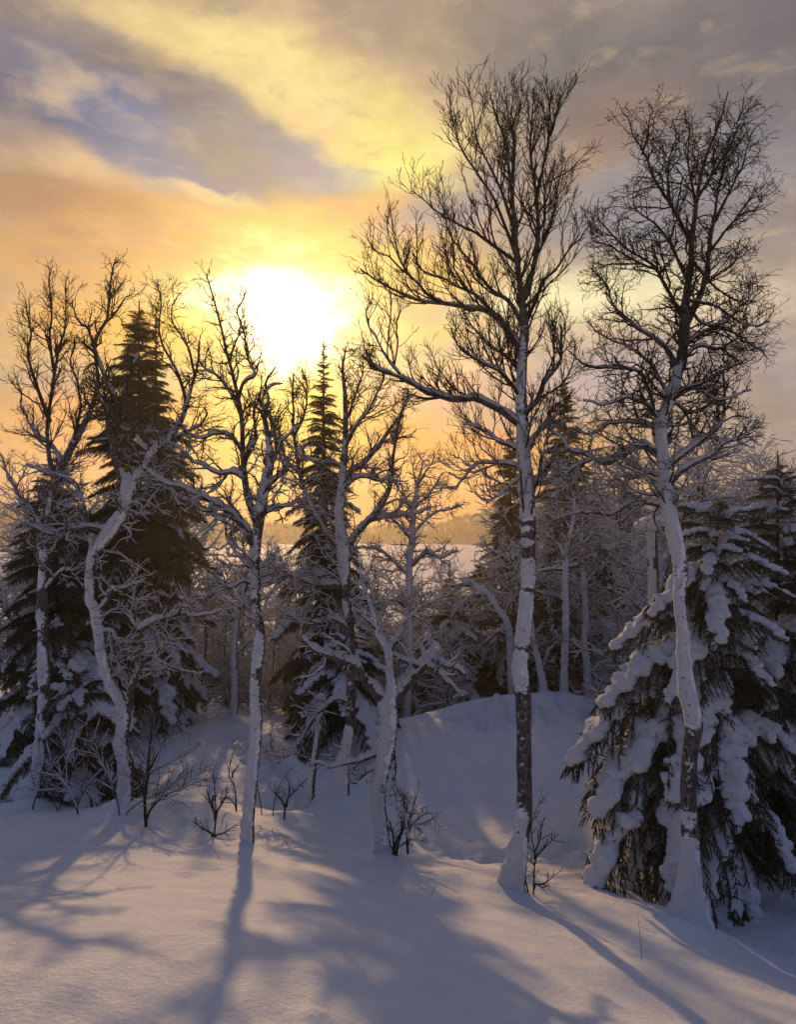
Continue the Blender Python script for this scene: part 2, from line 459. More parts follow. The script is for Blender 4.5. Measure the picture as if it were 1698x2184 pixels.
def snow_on(r, pts, rad, amt, plaster=0.0, k=None, thick=.055, sides=6, dens=1, clamp=1.5):
    """a snow ridge lying on the upper side of each path + snow blown against steep wood.
    amt (N,n) or scalar: 0..1; plaster same."""
    N, n, _ = pts.shape
    if dens > 1:
        x = np.linspace(0, n - 1, (n - 1) * dens + 1); i = np.minimum(x.astype(int), n - 2); f = x - i
        pts = pts[:, i] * (1 - f)[None, :, None] + pts[:, i + 1] * f[None, :, None]
        rad = rad[:, i] * (1 - f) + rad[:, i + 1] * f
        if np.ndim(amt): amt = amt[:, i] * (1 - f) + amt[:, i + 1] * f
        if np.ndim(plaster): plaster = plaster[:, i] * (1 - f) + plaster[:, i + 1] * f
        n = len(x)
    t = norm(np.gradient(pts, axis=1))
    h = np.sqrt(np.clip(1 - t[..., 2] ** 2, 0, 1))
    k = k or max(3, n // 2)
    nz = smooth_noise(r, N, n, k)
    s = np.broadcast_to(amt, (N, n)) * np.clip((h - .25) / .75, 0, 1) ** .8 * thick * (.15 + 1.2 * nz)
    s = np.minimum(s, rad * clamp + .010)
    b = np.clip(s / .010, 0, 1)
    pl = np.clip(np.broadcast_to(plaster, (N, n)) * np.clip(1.6 * (1 - h) + .25, 0, 1), 0, 1)
    rs = np.where(b * s > pl * rad * .3, rad * .74 + s * .34 * b, rad * (.66 + .27 * pl))
    off = np.zeros_like(pts); off[..., 2] = b * (.42 * rad + .42 * s)
    off += WIND * (pl * rad * .35)[..., None]
    rs = rs * (.93 + .14 * smooth_noise(r, N, n, max(4, n)))
    rs[:, -1] *= .6
    return pts + off, rs


def thing(name, label, cat, loc, group=None):
    o = bpy.data.objects.new(name, None)
    o.empty_display_size = .2
    COL.objects.link(o); o.location = loc
    o['label'] = label; o['category'] = cat
    if group: o['group'] = group
    return o


def part(name, me, parent, kind=None, label=None):
    o = bpy.data.objects.new(name, me); COL.objects.link(o)
    if parent is not None: o.parent = parent
    if kind: o['kind'] = kind
    if label: o['label'] = label
    return o


def tube_part(name, groups, mat, parent, origin, kind=None):
    V, Q = tubes(groups)
    if V is None: return None
    return part(name, mesh_from(name, V - origin, Q, [mat]), parent, kind)


def P(px, py, d):
    return np.array([(px - CX) / FOC * d, d, -(py - CY) / FOC * d])


# ------------------------------------------------------------------ terrain
GP = [  # measured ground points: px, py, distance
    (110, 1748, 9.2), (320, 1768, 8.9), (530, 1797, 8.3), (680, 1815, 8.3), (825, 1836, 8.2), (960, 1862, 8.0), (1090, 1912, 7.8),
    (1300, 1930, 7.7), (1474, 2012, 7.6), (1640, 2040, 7.6),
    (849, 1940, 6.0), (110, 1862, 6.2), (1590, 2078, 6.0),
    (849, 2115, 4.0), (110, 1995, 4.2), (1590, 2235, 4.0),
    (110, 1722, 10.4), (260, 1735, 9.6), (420, 1745, 9.4), (560, 1742, 10.2), (330, 1622, 13.2), (150, 1600, 14.0), (450, 1650, 12.2),
    (650, 1722, 11.4), (727, 1718, 11.2), (560, 1640, 12.6), (700, 1560, 15.0), (600, 1556, 15.5), (500, 1530, 17.0), (560, 1500, 20.0),
    (870, 1556, 15.0), (930, 1528, 15.4), (1000, 1502, 15.6), (1090, 1482, 15.8), (1180, 1480, 15.8), (1260, 1490, 15.8), (1350, 1510, 15.8),
    (1100, 1548, 14.6), (1100, 1640, 13.0), (1050, 1738, 11.9), (960, 1715, 12.3), (1000, 1803, 10.6), (1200, 1755, 11.2), (1250, 1600, 13.6),
    (860, 1712, 12.0), (860, 1808, 10.0), (1230, 1815, 10.3), (1400, 1720, 11.6), (1570, 1790, 10.8), (1500, 1965, 8.6), (1640, 1940, 9.2),
    (1180, 1500, 18.0), (950, 1545, 18.0), (1350, 1520, 18.5),
    (849, 1475, 24.0), (300, 1490, 23.0), (1400, 1480, 24.0), (1700, 1490, 22.0), (0, 1500, 22.0), (-200, 1600, 14.0), (1900, 1650, 13.0),
    (-150, 1760, 8.5), (1900, 2080, 7.6),
]
gw = np.array([P(*g) for g in GP] + [[0, 2, -1.98], [-3, 2, -1.72], [3, 2, -2.25], [0, 0, -1.36], [-4, 0, -1.0], [4, 0, -1.65], [0, -6, .4], [-8, -6, .9], [8, -6, 0]])
gxy, gz = gw[:, :2], gw[:, 2]


def _phi(d2):
    return .5 * d2 * np.log(d2 + 1e-9)


def _fit():
    n = len(gxy)
    d2 = ((gxy[:, None] - gxy[None]) ** 2).sum(-1)
    K = _phi(d2) + np.eye(n) * .03
    Pm = np.c_[np.ones(n), gxy]
    A = np.block([[K, Pm], [Pm.T, np.zeros((3, 3))]])
    return np.linalg.solve(A, np.r_[gz, 0, 0, 0])


GW = _fit()
MOUNDS = []      # (x, y, radius, height): snow drifted round stems, lumps


def sstep(a, b, x):
    t = np.clip((x - a) / (b - a), 0, 1)
    return t * t * (3 - 2 * t)


def ground(x, y, bumps=True):
    x = np.atleast_1d(np.asarray(x, float)); y = np.atleast_1d(np.asarray(y, float))
    z = np.empty_like(x)
    for s in range(0, len(x), 20000):
        xx = np.clip(x[s:s + 20000], -16, 16); yy = np.clip(y[s:s + 20000], -8, 26)
        d2 = (xx[:, None] - gxy[None, :, 0]) ** 2 + (yy[:, None] - gxy[None, :, 1]) ** 2
        z[s:s + 20000] = _phi(d2) @ GW[:-3] + GW[-3] + GW[-2] * xx + GW[-1] * yy
    rr = np.hypot(x, y - 8)
    far = -np.interp(y, [-600, -40, 15, 24, 40, 80, 150, 300, 700, 2500], [-60, -8, 4.6, 6.1, 7.6, 9.6, 11.2, 12.4, 13.0, 40.0])
    k = sstep(11, 24, np.maximum(np.abs(x) * .95, np.abs(y - 8) * 1.15))
    z = z * (1 - k) + far * k
    z += .05 * np.sin(x * 1.3 + .7 * np.sin(y * .9)) * np.sin(y * .8 + 1.1) * sstep(40, 8, rr) * .6
    if bumps:
        for mx, my, mr, mh in MOUNDS:
            q = ((x - mx) ** 2 + (y - my) ** 2) / mr ** 2
            z += mh * np.exp(-q)
    return z


def gpt(px, d, bumps=False):
    x = (px - CX) / FOC * d
    return np.array([x, d, ground([x], [d], bumps)[0]])


# hills across the valley
def hill_z(x, y):
    a = np.degrees(np.arctan2(x, y)); d = np.hypot(x, y)
    crest = np.interp(a, [-180, -60, -32, -18, -6, 3, 6, 9, 13, 20, 28, 45, 90, 180], [5, 5, 3, -2, -8, -7, -2, 2, 5, 6, 6, 6, 5, 5])
    return -24 + (crest + 24) * sstep(225, 318, d)


def build_ground():
    NU, NV = 520, 560
    u = np.linspace(-1, 1, NU); v = np.linspace(-1, 1, NV)
    gx = 11 * u + 330 * np.sign(u) * np.abs(u) ** 9
    gy = 7.5 + 12.5 * v + 345 * np.sign(v) * np.abs(v) ** 9
    X, Yv = np.meshgrid(gx, gy)
    x, y = X.ravel(), Yv.ravel()
    z = ground(x, y)
    # wind texture and trodden places
    pert = np.zeros(len(x))
    near = np.where((np.abs(x) < 13) & (y > -4) & (y < 24))[0]
    tr1 = np.array([P(500, 1560, 15), P(560, 1600, 13.6), P(600, 1650, 12.4), P(600, 1690, 11.4)])[:, :2]
    tr2 = np.array([P(1020, 1500, 15.2), P(1130, 1505, 15.2), P(1200, 1500, 15.4), P(1280, 1520, 15.2)])[:, :2]
    tr3 = np.array([P(960, 1790, 10.2), P(1040, 1800, 10), P(1100, 1790, 10.2), P(1200, 1780, 10.4)])[:, :2]

    def dist(pl, q):
        best = np.full(len(q), 1e9)
        for a, b in zip(pl[:-1], pl[1:]):
            ab = b - a; t = np.clip(((q - a) @ ab) / (ab @ ab), 0, 1)
            best = np.minimum(best, np.linalg.norm(q - (a + t[:, None] * ab), axis=1))
        return best
    q = np.c_[x[near], y[near]]
    rr_ = np.random.default_rng(77)          # clumps and pits where snow has dropped from the branches
    for tx, ty, spread, cnt in [(-1.0, 9.6, 1.6, 34), (0.2, 9.8, 1.5, 34), (1.6, 9.6, 1.3, 26), (-3.4, 9.4, 1.3, 30), (3.2, 8.6, 1.2, 24), (1.9, 14.2, 1.8, 34), (-1.7, 13.0, 1.6, 40), (.6, 6.6, 2.4, 16)]:
        for _ in range(cnt):
            cx_, cy_ = tx + rr_.normal(0, spread * .6), ty + rr_.normal(0, spread * .5)
            rad_ = rr_.uniform(.05, .15); hh = rr_.uniform(.012, .045) * (1 if rr_.random() < .6 else -1)
            k2 = np.where((np.abs(q[:, 0] - cx_) < .5) & (np.abs(q[:, 1] - cy_) < .5))[0]
            z[near[k2]] += hh * np.exp(-((q[k2, 0] - cx_) ** 2 + (q[k2, 1] - cy_) ** 2) / rad_ ** 2)
    rough = np.zeros(len(near))
    for tr, w, h in ((tr1, .6, .24), (tr2, .95, .24), (tr3, .55, .12)):
        rough = np.maximum(rough, h * sstep(w, w * .25, dist(tr, q)))
    for i, j in enumerate(near):
        p = Vector((x[j], y[j], 0))
        s = .024 * mnoise.fractal(p * .9, 1.0, 2.0, 3) + .007 * mnoise.noise(p * 7) + .007 * mnoise.noise(Vector((x[j] * 1.1 + .6 * mnoise.noise(p * .8), y[j] * 4.2, 2)))
        if rough[i] > .002:
            s += rough[i] * (1.6 * mnoise.turbulence(p * 2.6, 3, False) - .9)
        pert[j] = s
    z = z + pert
    V = np.c_[x, y, z]
    idx = np.arange(NU * NV).reshape(NV, NU)
    Q = np.stack([idx[:-1, :-1], idx[:-1, 1:], idx[1:, 1:], idx[1:, :-1]], -1).reshape(-1, 4)
    o = part('snow_ground', mesh_from('snow_ground', V, Q, [M_SNOW]), None, 'structure')
    return o


# ------------------------------------------------------------------ traced birches
def amount(z, d, pys=(420, 650, 850, 1000, 1150), vals=(.0, .16, .5, .85, 1.0)):
    return np.interp(CY - z / d * FOC, pys, vals)


def birch(name, label, d, trunk, limbs, style, plaster, base_px, group=None, seed=1, flare=(.22, .16), snowmul=1.0, trunk_t0=.45, plmat=None, patchy=.8):
    r = np.random.default_rng(seed)
    base = gpt(base_px, d)
    MOUNDS.append((base[0], base[1] + .02, flare[0], flare[1]))
    root = thing(name, label, 'tree', tuple(base), group)
    tr = np.array(trunk, float)
    tp = np.array([P(a, b, d) for a, b, _ in tr])
    tp[0] = base
    below = tp[0] - (tp[1] - tp[0]) * .0 - np.array([0, 0, .35])
    tp = np.vstack([below, tp]); hw = np.r_[tr[0, 2] * 1.1, tr[:, 2]] / FOC * d
    n = 130
    dense = catmull(np.c_[tp, hw], n)
    pts, rad = dense[:, :3], np.maximum(dense[:, 3], .004)
    wob = smooth_noise(r, 1, n, 9)[0] - .5
    kn = smooth_noise(r, 1, n, 60)[0]
    pts[:, 1] += wob * .16 * np.linspace(0, 1, n)
    rad = rad * (.93 + .10 * smooth_noise(r, 1, n, 23)[0] + .06 * kn)
    py = CY - pts[:, 2] / pts[:, 1] * FOC
    pl = np.interp(py, [p for p, _ in plaster], [v for _, v in plaster])
    pl = np.clip(pl * 1.2 + (smooth_noise(r, 1, n, 44)[0] - .5) * patchy * (pl > .05), 0, 1)
    T, Rr = pts[None], rad[None]
    tk = tube_part('trunk', [(T, Rr, 14, .035)], M_BARK, root, base)
    fa = tk.data.attributes.new('frost', 'FLOAT', 'POINT'); fa.data.foreach_set('value', np.repeat(np.clip(pl, .3 * (py > 900), 1), 14).astype(np.float32))
    sp, sr = snow_on(r, T, Rr, amount(T[..., 2], d) * .9 * snowmul, pl[None], k=40, sides=14, dens=1)
    so = tube_part('snow_cover', [(sp, sr, 16, .11)], plmat or M_PLAST, tk, base)
    th = so.data.attributes.new('thick', 'FLOAT', 'POINT'); th.data.foreach_set('value', np.repeat(np.interp(py, [trunk[0][1] - 190, trunk[0][1] - 90], [0, 1]), 16).astype(np.float32))
    lib = [(py, pts[:, 0] / pts[:, 1] * FOC + CX, pts[:, 1], rad)]
    LP, LR = [], []
    NL = 24
    for lim in limbs:
        xy, h0, h1 = lim[0], lim[1], lim[2]
        dd = lim[3] if len(lim) > 3 else r.uniform(-.5, .5)
        best = None
        for (yy, xx, dd_, rr_) in lib:
            q = (yy - xy[0][1]) ** 2 + (xx - xy[0][0]) ** 2
            j = int(np.argmin(q))
            if best is None or q[j] < best[0]: best = (q[j], dd_[j], xx[j], yy[j])
        d0 = best[1]
        c = catmull(np.c_[np.array(xy, float)], NL)
        s = np.linspace(0, 1, NL)
        dep = d0 + dd * s ** 1.2 + (smooth_noise(r, 1, NL, 6)[0] - .5) * .25 * s
        jit = (smooth_noise(r, 2, NL, 11) - .5) * style.get('gnarl', 5)
        p3 = np.array([P(a + j0, b + j1, e) for a, b, e, j0, j1 in zip(c[:, 0], c[:, 1], dep, jit[0] * s, jit[1] * s)])
        rr = (h0 + (h1 - h0) * s ** .8) / FOC * d * (.92 + .18 * smooth_noise(r, 1, NL, 12)[0])
        rr = np.maximum(rr, .0035)
        lib.append((c[:, 1], c[:, 0], dep, rr))
        LP.append(p3); LR.append(rr)
        lo = tube_part('limb', [(p3[None], rr[None], 8)], M_BARK if h0 > 5 else M_TWIG, root, base)
        am = amount(p3[None, :, 2], d) * snowmul
        q, qr = snow_on(r, p3[None], rr[None], am, .8 * np.clip(am - .35, 0, 1), k=18, thick=.07, sides=9, dens=3)
        tube_part('snow_cover', [(q, qr, 9, .07)], M_SNOWT, lo, base)
    # fine wood
    S = dict(l2sp=.16, l2len=.75, l3sp=.085, l3len=.30, l4sp=.085, l4len=.10, trop=.10, wig=.16, ang=.75, rtip=.0026)
    S.update(style)
    for kk in ('l2sp', 'l3sp', 'l4sp'): S[kk] *= {'l2sp': .62, 'l3sp': .72, 'l4sp': .8}[kk]
    S['rtip'] *= .88
    LPa = np.array(LP) if LP else np.zeros((0, NL, 3)); LRa = np.array(LR) if LR else np.zeros((0, NL))
    i0 = int(n * trunk_t0)
    Tt, Tr = pts[None, i0:], rad[None, i0:]
    a2, b2 = spawn(r, LPa, LRa, S['l2sp'], .12, S['ang'], S['l2len'], .80, 8, S['trop'], S['wig'], .55, .013, S['rtip'])
    a2t, b2t = spawn(r, Tt, Tr, S['l2sp'] * .8, .0, S['ang'] * 1.15, S['l2len'], .82, 8, S['trop'], S['wig'], .45, .013, S['rtip'])
    a2, b2 = np.concatenate([a2, a2t]), np.concatenate([b2, b2t])
    a3, b3 = spawn(r, a2, b2, S['l3sp'], .12, S['ang'], S['l3len'], .5, 5, S['trop'] * .9, S['wig'] * 1.25, .65, .007, S['rtip'])
    a3l, b3l = spawn(r, LPa, LRa, S['l3sp'] * 2.2, .3, S['ang'] * 1.1, S['l3len'], .3, 5, S['trop'], S['wig'] * 1.2, .5, .007, S['rtip'])
    a3, b3 = np.concatenate([a3, a3l]), np.concatenate([b3, b3l])
    a4, b4 = spawn(r, a3, b3, S['l4sp'], .2, S['ang'], S['l4len'], .3, 3, S['trop'] * .7, S['wig'] * 1.3, .8, .0045, S['rtip'])
    tube_part('twigs', [(a2, b2, 4), (a3, b3, 3), (a4, b4, 3)], M_TWIG, root, base, 'stuff')
    sn = []
    for a, b, k, th in ((a2, b2, .9, .05), (a3, b3, .75, .035)):
        if len(a) == 0: continue
        am = amount(a[..., 2], d, (780, 950, 1100, 1250), (.0, .18, .6, .9)) * k * snowmul
        keep = am.max(1) > .10
        if keep.any():
            q, qr = snow_on(r, a[keep], b[keep], am[keep], 0.0, thick=th, sides=5)
            sn.append((q, qr, 5))
    if sn: tube_part('twig_snow', sn, M_SNOWT, root, base, 'stuff')
    return root


# ------------------------------------------------------------------ background birches: a few kinds, copied
def birch_kind(seed, H, snow, fork=True, dens=1.0, t0=.12, bush=False):
    r = np.random.default_rng(seed)
    n = 16
    starts = [np.array([[0, 0, -.3]])]
    tr = grow(r, np.array([[0., 0, -.3]]), norm(np.array([[r.normal(0, .12), r.normal(0, .12), 1.]])), np.array([H * 1.02]), n - 1, .03, .14 if bush else .075)
    tt = np.linspace(0, 1, n)
    rad = (.0135 * H * (1 - tt) ** .75 + .006)[None]
    T = [(tr, rad)]
    l1, r1 = spawn(r, tr, rad, H / (40 if bush else 30), .05 if bush else t0, .95, (.6 if bush else .42) * H, .72, 12, .02, .18, .62, .06, .006, flat=.5)
    a2, b2 = spawn(r, l1, r1, .13 / dens, .15, .8, .16 * H + .15, .5, 7, .05, .22, .6, .016, .004)
    a3, b3 = spawn(r, a2, b2, .24 / dens, .15, .8, .34, .4, 4, .05, .25, .7, .008, .0035)
    out = {}
    V, Q = tubes([(tr, rad, 9)]); out['trunk'] = mesh_from('trunk', V, Q, [M_BARK])
    V, Q = tubes([(l1, r1, 6), (a2, b2, 4), (a3, b3, 3)]); out['crown'] = mesh_from('crown', V, Q, [M_WARM])
    q0, s0 = snow_on(r, tr, rad, .8, np.clip(.75 + (smooth_noise(r, 1, n, 10) - .5), 0, 1), thick=.06, dens=3, k=20)
    q1, s1 = snow_on(r, l1, r1, snow, .3, thick=.15, dens=2, k=8, clamp=2.4)
    q2, s2 = snow_on(r, a2, b2, snow * .95, 0, thick=.10, sides=5, dens=1, clamp=3.2)
    q3, s3 = snow_on(r, a3, b3, snow * .8, 0, thick=.05, sides=4, clamp=2.6)
    V, Q = tubes([(q0, s0, 9, .06)]); out['snow0'] = mesh_from('snow_cover', V, Q, [M_PLAST])
    V, Q = tubes([(q1, s1, 6), (q2, s2, 5), (q3, s3, 4)]); out['snow1'] = mesh_from('crown_snow', V, Q, [M_SNOWT])
    return out


KINDS = []


def place_birch(kind, px, d, scale, rot, label, group, sink=0.0):
    k = KINDS[kind]
    b = gpt(px, d); b[2] -= sink
    o = thing('snowy_birch', label, 'tree', tuple(b), group)
    o.rotation_euler = (0, 0, rot); o.scale = (scale,) * 3
    t = part('trunk', k['trunk'], o); part('snow_cover', k['snow0'], t)
    c = part('crown', k['crown'], o, 'stuff'); part('crown_snow', k['snow1'], c, 'stuff')
    return o


# ------------------------------------------------------------------ spruces
def largest(me):
    import bmesh
    bm = bmesh.new(); bm.from_mesh(me); bm.verts.ensure_lookup_table()
    seen = [-1] * len(bm.verts); sizes = []
    for v in bm.verts:
        if seen[v.index] >= 0: continue
        k = len(sizes); st = [v]; seen[v.index] = k; c = 0
        while st:
            q = st.pop(); c += 1
            for e in q.link_edges:
                o = e.other_vert(q)
                if seen[o.index] < 0: seen[o.index] = k; st.append(o)
        sizes.append(c)
    if len(sizes) > 1:
        b = max(range(len(sizes)), key=lambda i: sizes[i])
        bmesh.ops.delete(bm, geom=[v for v in bm.verts if seen[v.index] != b], context='VERTS')
        bm.to_mesh(me)
    bm.free()


def remeshed(V, Tq, voxel, mat, name, amp=.0, scale=8.0):
    me = mesh_from('tmp', V, None, [mat], tris=Tq)
    ob = bpy.data.objects.new('tmp', me); COL.objects.link(ob)
    md = ob.modifiers.new('r', 'REMESH'); md.mode = 'VOXEL'; md.voxel_size = voxel; md.use_smooth_shade = True
    sm = ob.modifiers.new('s', 'SMOOTH'); sm.factor = .6; sm.iterations = 3
    dg = bpy.context.evaluated_depsgraph_get()
    new = bpy.data.meshes.new_from_object(ob.evaluated_get(dg))
    new.name = name
    largest(new)
    bpy.data.objects.remove(ob); bpy.data.meshes.remove(me)
    new.materials.clear(); new.materials.append(mat)
    if amp:
        n = len(new.vertices); co = np.empty(n * 3, np.float32); new.vertices.foreach_get('co', co)
        no = np.empty(n * 3, np.float32); new.vertices.foreach_get('normal', no)
        co = co.reshape(-1, 3); no = no.reshape(-1, 3)
        f = np.array([mnoise.noise(Vector(c * scale)) + .6 * mnoise.noise(Vector(c * scale * 2.7)) for c in co])
        co = co + no * (f * amp)[:, None]
        new.vertices.foreach_set('co', co.astype(np.float32).ravel())
    new.polygons.foreach_set('use_smooth', np.ones(len(new.polygons), bool))
    new.update()
    return new


def ico():
    import bmesh
    bm = bmesh.new(); bmesh.ops.create_icosphere(bm, subdivisions=1, radius=1)
    V = np.array([v.co[:] for v in bm.verts]); bm.verts.index_update()
    T = np.array([[v.index for v in f.verts] for f in bm.faces]); bm.free()
    return V, T


ICO_V, ICO_T = ico()


def balls(C, R, squash=.8):
    V = C[:, None, :] + ICO_V[None] * R[:, None, None] * np.array([1, 1, squash])
    T = ICO_T[None] + (np.arange(len(C)) * len(ICO_V))[:, None, None]
    return V.reshape(-1, 3), T.reshape(-1, 3)


def make_bough(seed, droop=.42, load=.06, voxel=.024, light=False, width=.40, reach=.98, fall=1.0, tipthin=.55, bare=.16, first=3):
    """unit-length spruce bough along +X: wood, hanging sprays with needles, and its snow load"""
    r = np.random.default_rng(seed)
    nA = 22
    t = np.linspace(0, 1, nA)
    ax = np.c_[t, .05 * np.sin(t * 4 + r.uniform(0, 6)) * t, .10 * np.sin(np.pi * np.minimum(t * 1.15, 1)) - droop * t ** 2.1]
    at = lambda s: np.array([np.interp(s, t, ax[:, i]) for i in range(3)])
    axr = .016 * (1 - t) + .004
    br, brr = [], []
    for s in np.arange(.12, .99, .05):
        for side in (-1, 1):
            s2 = s + r.uniform(-.018, .018)
            p = at(min(s2, .99))
            L = (width * (1 - s2) ** .75 * min(1, s2 / .25) + .08) * r.uniform(.75, 1.2)
            a = math.radians(r.uniform(40, 62))
            u = np.linspace(0, 1, 7)
            dx = np.cos(a) * L * u; dy = side * np.sin(a) * L * u
            dz = -.12 * L * u - (.75 * L * L * u ** 2 * r.uniform(.8, 1.5) + .22 * L * u ** 2) * fall
            br.append(p + np.c_[dx, dy, dz]); brr.append(.006 * (1 - u) + .002)
    br.append(ax[-7:]); brr.append(np.full(7, .004))
    br, brr = np.array(br), np.array(brr)
    # sprays
    Ls = np.linalg.norm(np.diff(br, axis=1), axis=2).sum(1)
    st, dr, ln = [], [], []
    for i in range(len(br)):
        m = max(3, int(Ls[i] / .021))
        for k in range(m):
            s = (k + r.random()) / m
            x = s * 6; j = min(int(x), 5); f = x - j
            p = br[i, j] * (1 - f) + br[i, j + 1] * f
            T = norm(br[i, j + 1] - br[i, j])
            q = norm(np.cross(T, [0, 0, 1.])) * (1 if k % 2 else -1)
            dirv = T * .8 + q * r.uniform(.3, .8) + np.array([0, 0, -r.uniform(.25, .9) if r.random() < .8 else r.uniform(.5, 1.1)])
            st.append(p); dr.append(norm(dirv)); ln.append(r.uniform(.055, .115) * (1 - .25 * s))
        st.append(br[i, -1]); dr.append(norm(br[i, -1] - br[i, -2])); ln.append(.07)
    st, dr, ln = np.array(st), np.array(dr), np.array(ln)
    tw = grow(r, st, dr, ln, 3, -.22, .08)
    tr = np.tile(np.array([.0038, .0052, .0045, .0008]), (len(tw), 1))
    V0, Q0 = tubes([(ax[None], axr[None], 6), (br, brr, 4)])
    V1, Q1 = tubes([(tw, tr, 4)])
    # needles: slim triangles bristling forward from sprays
    K = 15
    N = len(tw)
    s = r.random((N, K)); x = s * 3; j = np.minimum(x.astype(int), 2); f = (x - j)[..., None]
    ii = np.arange(N)[:, None]
    p = tw[ii, j] * (1 - f) + tw[ii, j + 1] * f
    T = norm(tw[ii, j + 1] - tw[ii, j])
    q = norm(r.normal(0, 1, p.shape)); q = norm(q - (q * T).sum(-1, keepdims=True) * T)
    nd = norm(T * .8 + q)
    w = np.cross(nd, T); w = norm(w) * .0024
    tip = p + nd * r.uniform(.014, .026, (N, K, 1))
    V2 = np.stack([p - w, p + w, tip], 2).reshape(-1, 3)
    b1 = len(V0); b2 = b1 + len(V1)
    T2 = np.arange(len(V2)).reshape(-1, 3) + b2
    V = np.concatenate([V0, V1, V2]); Q = np.concatenate([Q0, Q1 + b1])
    mi = np.r_[np.zeros(len(Q0)), np.ones(len(Q1) + len(T2))].astype(int)
    wood = mesh_from('bough', V, Q, [M_SPBARK, M_NEEDLE], mi, T2)
    # snow
    C, R = [], []
    for k in range(first, nA):
        R.append(load * (1.15 - .45 * t[k]) * r.uniform(.7, 1.2)); C.append(ax[k] + [0, r.normal(0, .01), R[-1] * .45 + .006])
    for i in range(len(br)):
        lo = r.uniform(.55, 1.1) * (.25 if r.random() < (.5 if light else bare) else 1)
        for u in np.arange(0.1, reach * r.uniform(.8, 1.0), .045 / max(Ls[i], .08)):
            x = u * 6; j = min(int(x), 5); f = x - j
            p = br[i, j] * (1 - f) + br[i, j + 1] * f
            rr = load * lo * (1.0 - tipthin * u) * r.uniform(.7, 1.15)
            if rr < .014: continue
            C.append(p + np.array([0, 0, rr * .45 + .006])); R.append(rr)
            if r.random() < .55:      # crumbs along the rim
                r2 = rr * r.uniform(.28, .5)
                if r2 > .014: C.append(C[-1] + np.array([r.normal(0, .7), r.normal(0, .7), r.uniform(-.25, .5)]) * rr); R.append(r2)
    Vb, Tb = balls(np.array(C), np.array(R), .78)
    snow = remeshed(Vb, Tb, voxel, M_SNOWP, 'snow_load', amp=.026, scale=11)
    return wood, snow


BOUGH = {}


def spruce(name, label, px, d, H, R0, seed, snow, group=None, lean=(0, 0), top_t=1.0, dens=1.0, extra=(), category='tree', zoff=0.0, prof=.85, roundness=0.0, front=lambda a: 1.0, gaps=.10):
    """snow(t, az) -> None | 'light' | 'heavy' | 'bent'"""
    r = np.random.default_rng(seed)
    b = gpt(px, d); b[2] += zoff
    root = thing(name, label, category, tuple(b), group)
    tt = np.linspace(-.03, 1, 20)
    tp = np.c_[lean[0] * tt ** 2 * H, lean[1] * tt ** 2 * H, tt * H * top_t ** 2]
    V, Q = tubes([(tp[None], (.016 * H * (1 - np.clip(tt, 0, 1)) + .006)[None], 10)])
    part('trunk', mesh_from('trunk', V, Q, [M_SPBARK]), root)

    def put(t, az, L, pitch, kind, var=None):
        lib = BOUGH['bent' if kind == 'bent' else 'plain']
        w = lib[r.integers(len(lib)) if var is None else var]
        o = part('bough', w[0], root)
        o.location = (lean[0] * t * t * H, lean[1] * t * t * H, t * H)
        o.rotation_mode = 'XYZ'
        o.rotation_euler = (r.normal(0, .16), -pitch, az)
        fat = r.uniform(.85, 1.15) * (1.0 if L > .6 else 1.0 + (.6 - L) * .8)
        o.scale = (L, L * fat, L * r.uniform(.9, 1.1))
        if kind == 'light': part('snow_load', w[1], o)
        elif kind in ('heavy', 'bent'): part('snow_load', w[2], o)
    t = .05
    while t < .985 * top_t:
        nb = max(3, int(round((6 if t < .85 else 5) * dens)))
        a0 = r.uniform(0, 6.28)
        for k in range(nb):
            if r.random() < gaps: continue
            az = a0 + k * 6.283 / nb + r.normal(0, .2)
            tb = t + r.uniform(-.012, .012)
            prf = (1 - tb) ** prof
            if roundness: prf *= min(1, .55 + tb / roundness)
            L = max(.10, front(az) * R0 * prf * r.uniform(.62, 1.2))
            pitch = math.radians(np.interp(tb, [0, .35, .75, 1], [-22, -8, 14, 48]) + r.normal(0, 9))
            put(tb, az, L, pitch, snow(tb, az, r))
        t += (.23 * (1 - t) + .085) / H * 1.0 / dens ** .5
    for (tb, az, L, pitch, kind) in extra:
        put(tb, math.radians(az), L, math.radians(pitch), kind)
    # leader with its small top shoots
    H2 = H * top_t ** 2
    pts = np.array([[[lean[0] * H, lean[1] * H, H2 * .97], [lean[0] * H, lean[1] * H, H2 * 1.0 + .05], [lean[0] * H, lean[1] * H, H2 + .16]]])
    V, Q = tubes([(pts, np.array([[.018, .016, .003]]), 5)])
    part('leader', mesh_from('leader', V, Q, [M_NEEDLE]), root)
    return root


